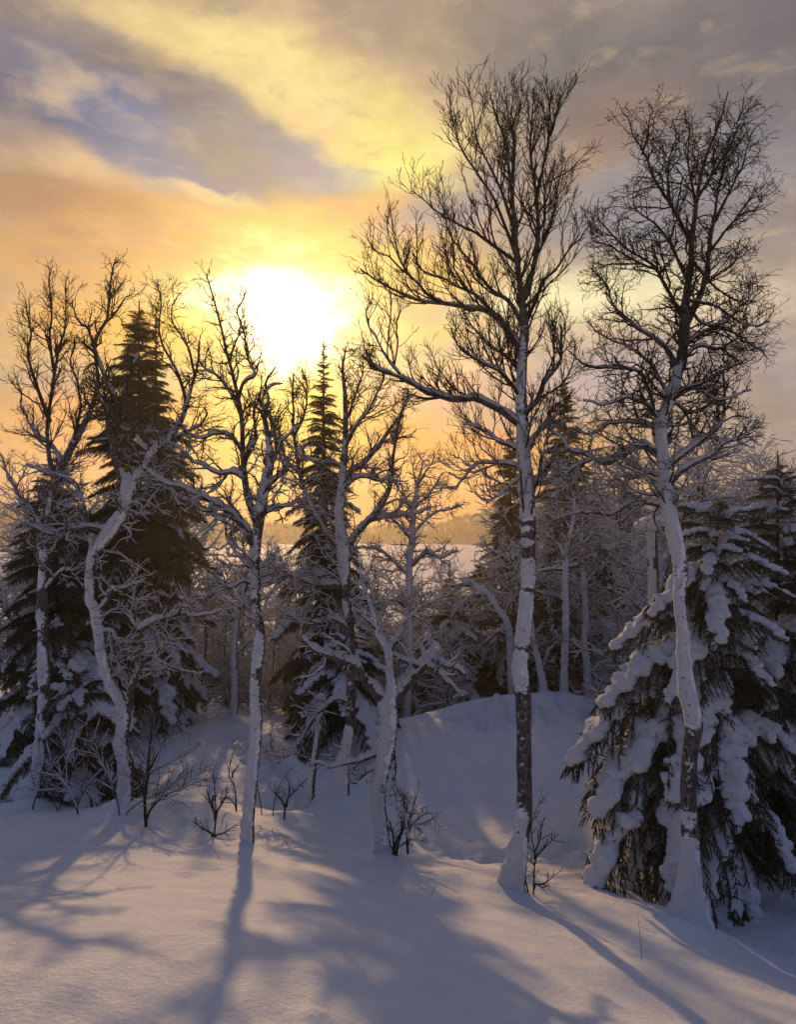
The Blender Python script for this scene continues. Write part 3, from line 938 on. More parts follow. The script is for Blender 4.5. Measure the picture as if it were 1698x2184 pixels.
# ------------------------------------------------------------------ shrubs and saplings
def shrub(name, label, px, d, stems, seed, cat='shrub', group=None, snow=.4, l3=(.10, .26), l4=(.09, .10), lens=1.0, wig=.10, r0=.011, mound=None, spread=0.0):
    """stems: list of pixel polylines (px,py) at distance d (+depth drift)"""
    r = np.random.default_rng(seed)
    b = gpt(px, d)
    if mound: MOUNDS.append((b[0], b[1], *mound))
    root = thing(name, label, cat, tuple(b), group)
    SP, SR = [], []
    for st in stems:
        dd = st[1] if isinstance(st[1], (int, float)) else r.uniform(-.25, .25)
        xy = st[0] if isinstance(st[1], (int, float)) else st
        c = catmull(np.array(xy, float), 14)
        s = np.linspace(0, 1, 14)
        ds = d + (r.uniform(-.1, 1) * spread if spread else 0)
        p3 = np.array([P(a, q, ds + dd * e) for (a, q), e in zip(c, s)])
        if spread:      # every stem comes up from the snow at its own spot
            p3[:, 0] += r.normal(0, .12); p3[:, 2] += ground([p3[0, 0]], [p3[0, 1]])[0] - p3[0, 2]
        p3[0, 2] -= .06
        rr = (r0 * (1 - s) ** .8 + .0028) * r.uniform(.75, 1.15)
        SP.append(p3); SR.append(rr)
        so = tube_part('stem', [(p3[None], rr[None], 6)], M_TWIG, root, b)
        if snow > 0:
            q, qr = snow_on(r, p3[None], rr[None], snow, 0, k=7, thick=.03, sides=6, dens=2)
            tube_part('snow_cover', [(q, qr, 6)], M_SNOWT, so, b)
    SP, SR = np.array(SP), np.array(SR)
    a3, b3 = spawn(r, SP, SR, l3[0] * .85, .12, .7, l3[1] * lens, .5, 6, .05, wig, .7, .005, .0022)
    a4, b4 = spawn(r, a3, b3, l4[0] * .95, .15, .7, l4[1] * lens, .4, 4, .04, wig * 1.2, .8, .0034, .0019)
    tube_part('twigs', [(a3, b3, 4), (a4, b4, 3)], M_TWIG, root, b, 'stuff')
    if snow > .2 and len(a3):
        q, qr = snow_on(r, a3, b3, snow * .9, 0, thick=.026, sides=5)
        tube_part('twig_snow', [(q, qr, 5)], M_SNOWT, root, b, 'stuff')
    return root

# ================================================================== the place
def zz(kind, pts):   # (zoomed-crop coordinates -> measuring frame)
    ox, oy, k = {1: (102, 530, .32), 2: (611, 530, .32), 3: (1087, 530, .32), 4: (102, 1155, .32), 5: (543, 1155, .32), 6: (1059.6, 1290, .3265), 7: (747, 102, .52)}[kind]
    return [(ox + a * k, oy + b * k) for a, b in pts]


# --- tall birch in the middle
birch('birch_tree', 'tall slender birch with the highest crown, lower trunk dark bark above a white foot', 7.8,
      [(1092, 1893, 30), (1099, 1850, 24), (1110, 1790, 18), (1119, 1720, 16), (1118, 1640, 15.5), (1118, 1560, 16), (1117, 1490, 17), (1111, 1420, 17), (1120, 1330, 16.5), (1128, 1240, 15.5),
       (1127, 1140, 15), (1125, 1080, 16), (1122, 1020, 16.5), (1117, 960, 14), (1113, 900, 12.5), (1112, 830, 11), (1115, 760, 10), (1119, 690, 9), (1111, 622, 7), (1101, 534, 5.5), (1093, 440, 4.5),
       (1085, 372, 3.8), (1078, 300, 3), (1060, 250, 2.2), (1045, 190, 1.3)],
      [([(1108, 905), (1070, 876), (1037, 860), (1011, 850), (963, 852), (915, 837), (861, 808), (809, 789), (771, 760)], 9.5, 2, -.5),
       ([(861, 806), (832, 773), (809, 735), (784, 684), (785, 648)], 3.4, 1.2, .2),
       ([(840, 785), (848, 730), (846, 690), (855, 662)], 2.4, 1.0, .2),
       ([(1112, 745), (1090, 715), (1072, 690), (1053, 668), (995, 655), (947, 648), (899, 642), (851, 623), (803, 600), (768, 575)], 8, 1.6, .4),
       ([(947, 646), (915, 629), (883, 597), (857, 575), (829, 549), (793, 528), (783, 505)], 4, 1.2, .3),
       ([(1053, 668), (1037, 652), (1011, 626), (979, 613), (947, 594), (905, 580), (880, 540)], 4.5, 1.2, -.5),
       ([(1115, 690), (1085, 642), (1046, 616), (1033, 600), (1005, 562), (979, 530), (950, 480)], 6, 1.4, .7),
       ([(1103, 560), (1038, 513), (997, 487), (945, 461), (903, 424), (877, 409)], 4.5, 1.1, -.4),
       ([(1103, 550), (1059, 435), (1028, 383), (991, 331), (971, 285), (960, 232)], 4.5, 1.1, .2),
       ([(1100, 497), (1064, 393), (1023, 315), (1008, 240), (1004, 215)], 4.2, 1.0, -.6),
       ([(1113, 645), (1132, 596), (1147, 518), (1147, 435), (1134, 352), (1132, 295), (1134, 235), (1140, 188)], 6.5, 1.2, .1),
       ([(1140, 560), (1179, 466), (1186, 410), (1200, 362)], 3.4, 1.0, .5),
       ([(1140, 440), (1163, 336), (1179, 274), (1187, 245), (1198, 205)], 3.4, 1.0, -.3),
       ([(1090, 410), (1098, 300), (1092, 245), (1096, 195)], 3.0, 1.0, .6),
       ([(1120, 655), (1150, 625), (1158, 600), (1189, 570), (1225, 518), (1236, 492)], 4.5, 1.0, -.3),
       ([(1117, 885), (1147, 851), (1163, 814), (1189, 783), (1199, 742), (1195, 690)], 7, 1.5, -.3),
       ([(1115, 800), (1080, 760), (1040, 735), (1005, 690), (985, 660)], 5, 1.2, .9),
       ([(1113, 850), (1075, 800), (1030, 775), (985, 745), (960, 700)], 4.6, 1.2, -.9),
       ([(1115, 965), (1085, 950), (1065, 943), (1033, 917), (990, 905)], 5, 1.3, -.2),
       ([(1112, 1000), (1090, 991), (1059, 988), (1020, 991), (989, 1020), (975, 1045)], 5, 1.3, .3),
       ([(1113, 1020), (1095, 1030), (1060, 1060), (1035, 1075)], 3, 1.1, -.4),
       ([(1128, 1040), (1150, 1026), (1165, 1005), (1171, 990)], 8, 5.5, -.1),
       ([(1150, 1022), (1160, 970), (1170, 925), (1200, 900)], 3, 1.1, .2),
       ([(1122, 960), (1150, 920), (1165, 905), (1175, 850)], 6, 1.5, .4)],
      dict(trop=.15, wig=.14, ang=.6, l2sp=.19, l2len=1.02, l3sp=.085, l3len=.36, l4len=.12, gnarl=6), 
      [(650, .0), (880, .25), (960, .9), (1052, 1), (1067, .2), (1084, 1), (1100, 1), (1115, .2), (1125, .8), (1138, 0), (1152, .9), (1165, .3), (1185, .15), (1202, .7), (1246, .95), (1258, .1), (1272, 1), (1366, 1), (1381, .35), (1395, 1), (1455, 1), (1500, .2), (1560, 0), (1640, .1), (1700, .05), (1735, .6), (1830, 1), (1900, 1.0)], 1090, seed=3, flare=(.26, .12), patchy=1.3)

# --- tall birch on the right
birch('birch_tree', 'tall crooked birch before the snow-loaded spruce, gnarled crown, foot in a snow cone', 7.6,
      [(1472, 1980, 66), (1473, 1940, 42), (1474, 1895, 28), (1474, 1850, 22), (1474, 1780, 19), (1469, 1682, 17), (1473, 1600, 17), (1481, 1545, 19), (1471, 1486, 18), (1461, 1404, 15), (1460, 1339, 14), (1451, 1280, 12),
       (1455, 1218, 14), (1442, 1138, 15), (1426, 1068, 15), (1417, 1010, 14), (1413, 962, 14), (1407, 914, 15), (1423, 866, 12), (1439, 818, 12), (1455, 754, 10), (1461, 690, 10), (1465, 626, 8), (1474, 562, 7),
       (1475, 520, 6), (1484, 440, 4.5), (1500, 350, 3.5), (1530, 270, 2.4), (1548, 203, 1.3)],
      [([(1462, 700), (1485, 650), (1503, 604), (1513, 530), (1527, 461), (1543, 362), (1556, 290)], 7.5, 1.5, .3),
       ([(1448, 785), (1417, 738), (1388, 716), (1353, 696), (1321, 664), (1305, 636), (1292, 600), (1260, 572)], 6.5, 1.4, -.4),
       ([(1412, 905), (1397, 882), (1385, 834), (1362, 792), (1311, 786), (1247, 780), (1215, 754)], 6, 1.3, .5),
       ([(1414, 980), (1407, 972), (1375, 952), (1353, 956), (1324, 975), (1295, 991), (1269, 984), (1241, 968), (1215, 956), (1183, 914)], 9, 1.6, -.4),
       ([(1262, 980), (1240, 990), (1222, 1000), (1205, 1010)], 4, 1.2, -.2),
       ([(1422, 1000), (1433, 988), (1471, 959), (1503, 933), (1535, 904), (1545, 850), (1543, 790)], 9, 1.8, .2),
       ([(1425, 1040), (1439, 1020), (1471, 994), (1519, 972), (1551, 943), (1583, 930), (1620, 900)], 8, 1.6, -.3),
       ([(1475, 520), (1433, 440), (1402, 393), (1371, 320), (1345, 274), (1324, 232)], 4.8, 1.1, .1),
       ([(1460, 680), (1425, 620), (1397, 570), (1340, 530), (1277, 466), (1283, 428)], 5, 1.1, .2),
       ([(1402, 575), (1360, 560), (1310, 530), (1262, 510), (1255, 480)], 3.2, 1.0, -.3),
       ([(1371, 330), (1385, 280), (1390, 225)], 2.6, 1.0, .2),
       ([(1430, 440), (1425, 350), (1440, 290), (1436, 250)], 3.4, 1.0, -.4),
       ([(1485, 440), (1468, 340), (1470, 280), (1462, 250)], 3.2, 1.0, .5),
       ([(1468, 600), (1430, 520), (1400, 480), (1360, 450), (1350, 390)], 4, 1.0, -.7),
       ([(1527, 470), (1560, 400), (1590, 340), (1600, 280)], 3.4, 1.0, .4),
       ([(1513, 540), (1550, 490), (1580, 450), (1610, 400)], 3.6, 1.0, -.5),
       ([(1500, 610), (1540, 580), (1570, 560), (1600, 520)], 3.6, 1.0, .2),
       ([(1465, 650), (1500, 690), (1540, 690), (1585, 650), (1610, 600)], 4, 1.1, -.4),
       ([(1452, 770), (1490, 740), (1530, 745), (1570, 720), (1600, 690)], 4.4, 1.1, .6),
       ([(1430, 850), (1390, 780), (1340, 740), (1290, 720), (1250, 690)], 4.6, 1.1, .9),
       ([(1410, 900), (1375, 860), (1330, 850), (1290, 865), (1250, 850)], 4.2, 1.1, -.8),
       ([(1420, 870), (1460, 830), (1500, 820), (1550, 790), (1590, 770)], 4.6, 1.2, -.7),
       ([(1412, 930), (1380, 905), (1340, 900), (1300, 905), (1260, 930), (1225, 905)], 4.4, 1.1, .7),
       ([(1420, 890), (1440, 860), (1470, 880), (1510, 870), (1540, 830)], 4.4, 1.1, .8),
       ([(1420, 1030), (1390, 1010), (1350, 1020), (1320, 1040), (1290, 1030)], 4.5, 1.3, .4),
       ([(1480, 560), (1530, 615), (1580, 640), (1625, 615)], 3.6, 1.1, .5), ([(1468, 640), (1530, 655), (1590, 695), (1640, 690)], 3.8, 1.1, -.3), ([(1490, 420), (1540, 340), (1575, 260), (1582, 210)], 3.4, 1.0, .3),
       ([(1455, 740), (1520, 700), (1580, 720), (1640, 770)], 4, 1.1, .3), ([(1425, 860), (1480, 830), (1540, 850), (1600, 830)], 4, 1.1, -.4),
       ([(1440, 1130), (1415, 1085), (1380, 1070), (1340, 1075), (1300, 1095), (1250, 1090), (1200, 1100)], 7, 1.6, .6)],
      dict(trop=.05, wig=.24, ang=.85, l2sp=.105, l2len=.72, l3sp=.075, l3len=.26, l4len=.09, gnarl=12),
      [(600, .0), (800, .45), (960, .95), (1200, .8), (1290, .6), (1340, 1), (1540, 1), (1590, .35), (1640, .0), (1720, .05), (1765, .6), (1790, 1), (1990, 1)], 1472, seed=8, patchy=1.3, flare=(.62, .30), trunk_t0=.5)

# --- birch at left of centre
birch('birch_tree', 'slim leaning birch on the sunlit snow edge, crown in front of the sun', 8.3,
      [(529, 1800, 14), (531, 1731, 12.5), (540, 1635, 12), (547, 1539, 11.5), (545, 1459, 11), (554, 1379, 12), (554, 1347, 11), (545, 1283, 9), (542, 1219, 10), (545, 1160, 10), (553, 1100, 11.5),
       (563, 1045, 11), (576, 988, 9), (574, 940, 6.5), (566, 890, 5), (572, 850, 3.5), (565, 815, 2.5), (585, 780, 1.5)],
      [([(550, 1110), (531, 1074), (521, 1010), (518, 962), (515, 900), (505, 845), (489, 773), (480, 728), (467, 680), (451, 620), (441, 586)], 8.5, 1.3, .2),
       ([(545, 1170), (528, 1132), (492, 1096), (454, 1071), (422, 1055), (384, 1042), (352, 1029), (323, 1016), (300, 1000)], 10.5, 3, -.4),
       ([(520, 1020), (500, 1008), (470, 1010), (438, 994), (403, 978), (375, 950), (350, 940)], 6, 1.4, .3),
       ([(517, 960), (490, 930), (460, 925), (430, 935), (395, 920), (380, 900)], 4.6, 1.3, -.3),
       ([(512, 880), (492, 840), (464, 802), (440, 790), (420, 760), (425, 715)], 4.6, 1.2, .2),
       ([(508, 850), (520, 815), (545, 800), (530, 770), (520, 720), (508, 660), (525, 620)], 4, 1.1, -.2),
       ([(489, 773), (500, 735), (512, 700), (520, 660)], 2.6, .9, .3),
       ([(576, 990), (590, 960), (580, 900), (556, 860), (572, 828), (600, 815)], 5, 1.5, .2),
       ([(566, 1040), (590, 1020), (607, 1000), (596, 960), (612, 930), (640, 910)], 5, 1.3, -.4),
       ([(520, 1000), (530, 960), (545, 930), (540, 880), (552, 850), (560, 800)], 4.6, 1.2, .5),
       ([(553, 1105), (590, 1080), (615, 1080), (650, 1060)], 4, 1.2, .3),
       ([(543, 1215), (520, 1200), (490, 1160), (480, 1130), (470, 1100)], 4.6, 1.4, .3),
       ([(543, 1250), (520, 1240), (490, 1255), (465, 1240), (450, 1215)], 4.0, 1.3, -.3),
       ([(450, 1070), (452, 1095), (470, 1110), (485, 1115)], 4.5, 2.2, -.1)],
      dict(trop=.06, wig=.22, ang=.8, l2sp=.115, l2len=.66, l3sp=.085, l3len=.22, l4len=.08, gnarl=9),
      [(850, .1), (1000, .6), (1060, .9), (1120, .15), (1170, .5), (1250, .7), (1340, .3), (1380, .95), (1440, .35), (1480, .95), (1800, 1)], 529, seed=21, patchy=.7, flare=(.2, .06))

# --- front centre birch, short and forked
birch('birch_tree', 'low snow-plastered birch forked into a white Y beside the blue hollow', 8.2,
      [(824, 1838, 26), (818, 1805, 17), (814, 1763, 15), (806, 1699, 16), (813, 1651, 17), (825, 1587, 18), (831, 1539, 17), (829, 1500, 19), (836, 1472, 12), (832, 1427, 8), (828, 1385, 9), (810, 1360, 6),
       (802, 1340, 5), (796, 1309, 4.5), (786, 1277, 3.6), (772, 1240, 2.2), (768, 1205, 1.2)],
      [([(826, 1500), (812, 1485), (799, 1469), (773, 1443), (761, 1421), (735, 1408), (703, 1398), (671, 1385), (649, 1362), (640, 1335)], 15, 3.5, -.3),
       ([(832, 1500), (850, 1478), (873, 1453), (898, 1427), (921, 1401), (932, 1382)], 17, 10, .2),
       ([(905, 1420), (925, 1425), (946, 1443), (969, 1469), (990, 1485)], 9, 2, .1),
       ([(921, 1403), (950, 1420), (975, 1425), (992, 1440)], 8, 2, -.3),
       ([(898, 1425), (870, 1412), (850, 1405), (842, 1400)], 7, 3, -.4),
       ([(829, 1388), (853, 1353), (862, 1330), (880, 1310)], 6, 1.5, .2),
       ([(905, 1418), (903, 1380), (912, 1352), (908, 1330)], 5, 1.4, .2),
       ([(806, 1345), (780, 1320), (760, 1300), (745, 1280)], 3.5, 1.2, -.3),
       ([(805, 1610), (790, 1613), (767, 1622), (735, 1629), (703, 1638), (680, 1628), (660, 1630)], 6, 1.6, -.2),
       ([(802, 1635), (785, 1645), (768, 1660), (755, 1672)], 6, 1.8, -.2),
       ([(838, 1600), (842, 1640), (841, 1667), (860, 1705), (866, 1747), (874, 1800)], 5, 1.6, -.2),
       ([(841, 1667), (832, 1685), (822, 1700)], 3.6, 1.4, -.2),
       ([(700, 1396), (690, 1420), (670, 1440), (650, 1445)], 3, 1.2, .2),
       ([(760, 1420), (740, 1385), (715, 1372), (690, 1350)], 3.2, 1.2, -.3)],
      dict(trop=.03, wig=.2, ang=.85, l2sp=.24, l2len=.42, l3sp=.11, l3len=.17, l4len=.07, gnarl=6),
      [(1200, .5), (1300, .9), (1840, 1.0)], 824, seed=33, flare=(.26, .10), trunk_t0=.66, plmat=M_SNOWT, snowmul=1.15)

# --- forked birch behind
birch('birch_tree', 'wide birch with a thick white fork and curling arms before the pointed spruce', 11.2,
      [(727, 1718, 18), (731, 1640, 14), (743, 1571, 11), (748, 1523, 10), (748, 1411, 9.5), (745, 1341, 10), (738, 1283, 9.5), (736, 1235, 11), (733, 1175, 15), (730, 1145, 12), (724, 1090, 9.5), (729, 1042, 8.5), (736, 946, 6.5), (736, 850, 4.5), (731, 786, 3), (738, 745, 1.4)],
      [([(729, 1175), (707, 1150), (685, 1119), (659, 1068), (640, 1010), (630, 946), (624, 850), (628, 795)], 8, 1.4, .2),
       ([(738, 1175), (760, 1140), (790, 1106), (810, 1085), (829, 1042), (838, 994), (848, 930), (867, 866), (885, 840)], 7.5, 1.4, -.3),
       ([(766, 1132), (790, 1110), (835, 1102), (883, 1096), (920, 1080)], 7, 1.6, .3),
       ([(727, 1060), (745, 1010), (771, 994), (797, 965), (835, 914), (854, 882), (870, 840)], 6.5, 1.3, .3),
       ([(728, 1050), (750, 1026), (771, 1016), (809, 1026), (832, 1023), (850, 1040)], 5.5, 1.5, -.4),
       ([(733, 1000), (705, 985), (680, 990), (655, 975), (640, 950)], 4.5, 1.2, -.4),
       ([(738, 1255), (716, 1248), (671, 1248), (633, 1232), (604, 1229), (575, 1245), (553, 1250)], 9, 2.4, -.5),
       ([(640, 1234), (610, 1222), (585, 1212), (560, 1205)], 5, 1.6, -.2),
       ([(744, 1338), (713, 1321), (681, 1328), (655, 1331), (626, 1318), (591, 1299)], 7, 1.6, -.3),
       ([(730, 1130), (708, 1120), (690, 1090), (672, 1080), (650, 1085)], 5, 1.3, .5),
       ([(735, 950), (765, 900), (790, 870), (815, 810), (812, 770)], 4.4, 1.1, -.3),
       ([(735, 910), (755, 850), (770, 810), (778, 750)], 3.6, 1.0, .5),
       ([(640, 1010), (615, 985), (600, 945), (590, 900)], 4, 1.1, -.3),
       ([(628, 930), (650, 880), (655, 830), (645, 790)], 3.5, 1.0, .3),
       ([(748, 1500), (720, 1490), (690, 1510), (665, 1533), (639, 1581), (607, 1613), (562, 1606)], 4.6, 1.5, -.6),
       ([(745, 1290), (770, 1275), (790, 1290), (820, 1310)], 4.5, 1.3, .3)],
      dict(trop=.06, wig=.2, ang=.8, l2sp=.115, l2len=.82, l3sp=.1, l3len=.3, l4sp=.1, l4len=.11, gnarl=8, rtip=.0032),
      [(800, .1), (1000, .6), (1150, 1), (1220, .7), (1270, .2), (1400, .2), (1520, .15), (1580, .8), (1720, 1)], 727, seed=41, flare=(.3, .18))

# --- big crooked birch on the left
birch('birch_tree', 'big crooked birch behind the brush with white S-curved trunk and snow-filled fork', 9.2,
      [(264, 1745, 17), (268, 1700, 15), (268, 1635, 14), (259, 1587, 13), (265, 1523, 13), (256, 1495, 12), (236, 1459, 12), (220, 1395, 11), (212, 1331, 11), (206, 1305, 12), (195, 1283, 10), (192, 1235, 9), (195, 1187, 10),
       (214, 1160, 12), (232, 1136, 13), (254, 1106, 12), (270, 1074, 11), (277, 1035, 17), (290, 1015, 11), (307, 1002, 8), (326, 965, 8), (358, 940, 7), (382, 910, 5.5), (396, 882, 4.5), (409, 834, 3.6), (422, 786, 2.4), (428, 730, 1.3)],
      [([(277, 1040), (262, 1020), (250, 995), (241, 962), (246, 900), (249, 860), (230, 818), (211, 770), (201, 735), (215, 705), (230, 684), (235, 610), (240, 578), (251, 550)], 10, 1.4, .2),
       ([(243, 965), (233, 930), (224, 882), (211, 834), (196, 800)], 6, 1.4, -.3),
       ([(262, 1535), (275, 1507), (277, 1475), (293, 1443), (305, 1411), (300, 1353), (292, 1338)], 9, 5, -.2),
       ([(295, 1345), (326, 1328), (384, 1309), (422, 1312), (470, 1305)], 7, 1.6, -.3),
       ([(292, 1340), (280, 1318), (284, 1290), (278, 1260)], 4, 1.4, .2),
       ([(207, 1305), (228, 1282), (236, 1258), (270, 1255), (300, 1240)], 5.5, 1.6, -.2),
       ([(235, 1136), (205, 1128), (182, 1124), (140, 1132), (100, 1138), (60, 1120)], 7, 2.4, -.5),
       ([(200, 1180), (188, 1140), (182, 1110), (176, 1070), (165, 1042), (134, 1016), (100, 1008), (60, 990)], 5.5, 2.0, .4),
       ([(230, 684), (250, 660), (262, 640), (275, 625)], 3, 1.0, .2),
       ([(203, 740), (185, 700), (165, 680), (155, 640)], 3.5, 1.0, -.3),
       ([(240, 870), (270, 820), (290, 760), (310, 720)], 4, 1.1, .4),
       ([(400, 870), (380, 800), (350, 740), (336, 700), (342, 640), (333, 600)], 4, 1.0, .2),
       ([(415, 800), (400, 740), (370, 690), (372, 640), (390, 630)], 3, 1.0, -.3),
       ([(325, 966), (300, 950), (285, 920), (262, 915), (240, 890)], 5, 1.3, .4),
       ([(305, 1005), (330, 1012), (350, 1040), (370, 1050), (380, 1080)], 5, 1.6, -.4),
       ([(360, 938), (395, 925), (430, 900), (440, 870)], 4.5, 1.2, -.3),
       ([(214, 1345), (240, 1350), (252, 1370), (280, 1372), (310, 1365)], 4, 1.4, -.3),
       ([(305, 1395), (330, 1390), (350, 1375), (380, 1378)], 3.5, 1.3, -.2)],
      dict(trop=.05, wig=.22, ang=.85, l2sp=.115, l2len=.75, l3sp=.09, l3len=.25, l4len=.09, gnarl=9),
      [(700, .1), (960, .7), (1100, .85), (1300, 1), (1750, 1)], 264, seed=52, flare=(.36, .2), trunk_t0=.55)

# --- leaning birch at the left edge
birch('birch_tree', 'dark birch leaning in at the left edge, crown of thin upright shoots', 10.4,
      [(70, 1720, 13), (85, 1600, 12), (95, 1450, 11), (90, 1300, 10.5), (100, 1150, 10), (118, 1040, 9), (134, 994, 8), (150, 960, 7.5), (166, 930, 7), (185, 895, 6), (198, 866, 5), (210, 820, 4), (205, 770, 3), (190, 700, 2)],
      [([(120, 1035), (105, 980), (100, 900), (112, 820), (125, 740), (140, 690), (135, 620), (138, 590)], 6, 1.2, .3),
       ([(106, 900), (80, 830), (60, 760), (65, 700), (50, 640)], 5, 1.1, -.3),
       ([(116, 800), (105, 720), (110, 650), (104, 570)], 4, 1.0, .4),
       ([(150, 958), (170, 880), (165, 820), (150, 770), (160, 720)], 4.5, 1.1, -.4),
       ([(100, 1150), (60, 1080), (30, 1040), (0, 960)], 6, 1.4, .2),
       ([(95, 1260), (130, 1220), (160, 1215), (190, 1190)], 5, 1.4, -.4),
       ([(134, 994), (110, 950), (80, 930), (50, 880), (40, 820)], 5, 1.1, .7)],
      dict(trop=.12, wig=.18, ang=.7, l2sp=.15, l2len=.75, l3sp=.085, l3len=.3, l4len=.11, gnarl=8),
      [(900, .1), (1100, .4), (1700, .6)], 70, seed=63, flare=(.3, .15), trunk_t0=.5)

# --- middle-distance birches
birch('birch_tree', 'small cone-shaped birch in the gap of golden mist, fine snow-edged crown', 17.5,
      [(868, 1545, 10), (872, 1480, 8), (876, 1400, 7.5), (872, 1300, 7), (874, 1200, 6.5), (880, 1140, 6), (884, 1080, 5), (892, 1030, 3.5), (903, 985, 1.5)],
      [([(874, 1230), (830, 1190), (800, 1170), (775, 1165)], 4, 1.2, .5), ([(875, 1210), (910, 1180), (940, 1190), (975, 1175)], 4.5, 1.4, -.5),
       ([(878, 1150), (840, 1110), (815, 1095)], 3, 1, -.5), ([(880, 1140), (920, 1100), (960, 1085), (985, 1080)], 3.2, 1, .6), ([(882, 1100), (860, 1050), (850, 1015)], 2.6, .9, .4),
       ([(886, 1080), (920, 1050), (945, 1010)], 2.6, .9, -.4), ([(873, 1300), (840, 1280), (815, 1290)], 4, 1.3, -.5), ([(874, 1320), (910, 1290), (940, 1300)], 4, 1.3, .4),
       ([(890, 1040), (880, 1000), (884, 975)], 2, .8, .3), ([(893, 1030), (920, 990), (925, 970)], 2, .8, -.3)],
      dict(trop=.05, wig=.2, ang=.8, l2sp=.17, l2len=.95, l3sp=.12, l3len=.38, l4sp=.14, l4len=.14, gnarl=6, rtip=.004),
      [(1000, .5), (1200, .9), (1540, 1)], 868, seed=71, trunk_t0=.35)
birch('birch_tree', 'straight white birch stem right behind the snow mound, bare below its crown', 16.8,
      [(1205, 1505, 9), (1204, 1440, 8), (1206, 1380, 7.5), (1208, 1300, 7.5), (1206, 1240, 6.5), (1208, 1190, 5.5), (1216, 1140, 4), (1225, 1090, 2.5), (1222, 1050, 1.4)],
      [([(1206, 1215), (1170, 1215), (1140, 1225), (1110, 1222)], 4, 1.3, -.3), ([(1208, 1210), (1235, 1205), (1252, 1190), (1275, 1190)], 5, 2.2, .2), ([(1208, 1285), (1180, 1272), (1150, 1265), (1140, 1255)], 4.4, 1.5, -.4),
       ([(1207, 1195), (1190, 1160), (1165, 1140), (1150, 1110)], 3.6, 1.1, .5), ([(1212, 1160), (1245, 1120), (1270, 1100)], 3, 1, -.5), ([(1218, 1130), (1195, 1090), (1185, 1060)], 2.4, .9, .3)],
      dict(trop=.03, wig=.2, ang=.85, l2sp=.17, l2len=.8, l3sp=.13, l3len=.34, l4sp=.15, l4len=.13, gnarl=6, rtip=.004),
      [(1050, .6), (1200, 1), (1500, 1)], 1205, seed=72, trunk_t0=.6)
birch('birch_tree', 'thin bent white birch stem by the spruce edge behind the mound', 17.2,
      [(1256, 1500, 9), (1254, 1430, 7.5), (1248, 1370, 6.5), (1250, 1310, 6), (1246, 1250, 5.5), (1244, 1200, 4.5), (1240, 1150, 3), (1246, 1100, 1.5)],
      [([(1252, 1425), (1280, 1450), (1300, 1460)], 3.6, 1.2, -.3), ([(1247, 1250), (1275, 1215), (1300, 1200)], 3.4, 1.1, .3), ([(1245, 1215), (1220, 1180), (1205, 1150)], 3, 1, -.4), ([(1243, 1170), (1265, 1130), (1285, 1110)], 2.6, .9, .5)],
      dict(trop=.03, wig=.22, ang=.85, l2sp=.17, l2len=.75, l3sp=.13, l3len=.34, l4sp=.15, l4len=.13, gnarl=6, rtip=.004),
      [(1050, .6), (1200, 1), (1500, 1)], 1256, seed=73, trunk_t0=.55)
birch('birch_tree', 'bowed snow-coated birch arching left behind the mound with two hooked arms', 17.6,
      [(1092, 1500, 8), (1090, 1400, 7.5), (1085, 1335, 7), (1064, 1300, 6.5), (1040, 1267, 6), (1010, 1248, 4.5), (982, 1236, 3)],
      [([(1040, 1267), (1010, 1272), (985, 1290), (965, 1315)], 4.5, 1.6, -.3), ([(1010, 1248), (985, 1250), (962, 1262)], 3.6, 1.4, .2), ([(1086, 1345), (1060, 1350), (1030, 1380), (1010, 1400)], 4, 1.4, .4), ([(1075, 1315), (1090, 1270), (1085, 1220)], 3, 1.1, .3)],
      dict(trop=-.02, wig=.22, ang=.85, l2sp=.16, l2len=.75, l3sp=.13, l3len=.34, l4sp=.15, l4len=.12, gnarl=6, rtip=.004),
      [(1200, .9), (1500, 1)], 1092, seed=74, trunk_t0=.6)
birch('birch_tree', 'short pale forked birch low behind the mound, before the dark spruce gap', 16.9,
      [(1162, 1505, 10), (1158, 1450, 8), (1150, 1410, 7), (1140, 1370, 5), (1135, 1320, 3.5), (1128, 1270, 2)],
      [([(1158, 1452), (1164, 1410), (1175, 1370), (1178, 1330), (1172, 1290)], 6, 1.8, .2), ([(1150, 1410), (1125, 1385), (1110, 1350)], 3.5, 1.2, -.3), ([(1168, 1390), (1190, 1370), (1195, 1340)], 3.2, 1.2, -.3)],
      dict(trop=.0, wig=.22, ang=.85, l2sp=.17, l2len=.65, l3sp=.13, l3len=.3, l4sp=.15, l4len=.12, gnarl=6, rtip=.004),
      [(1200, .9), (1500, 1)], 1162, seed=75, trunk_t0=.5)
birch('birch_tree', 'pale straight birch stem standing farther back just left of the slim leaning birch', 16.5,
      [(497, 1535, 9), (501, 1480, 8), (499, 1400, 7), (505, 1330, 6.5), (512, 1290, 6), (520, 1250, 5), (530, 1200, 3), (535, 1160, 1.5)],
      [([(505, 1330), (480, 1290), (455, 1270), (440, 1245)], 4, 1.3, -.3), ([(512, 1290), (490, 1250), (480, 1215)], 3.4, 1.1, .3), ([(516, 1270), (540, 1230), (570, 1215), (585, 1180)], 3.6, 1.1, -.3), ([(500, 1400), (530, 1370), (560, 1360)], 3.6, 1.2, .3)],
      dict(trop=.03, wig=.22, ang=.85, l2sp=.17, l2len=.8, l3sp=.13, l3len=.34, l4sp=.15, l4len=.13, gnarl=6, rtip=.004),
      [(1200, .9), (1500, 1)], 497, seed=76, trunk_t0=.45)


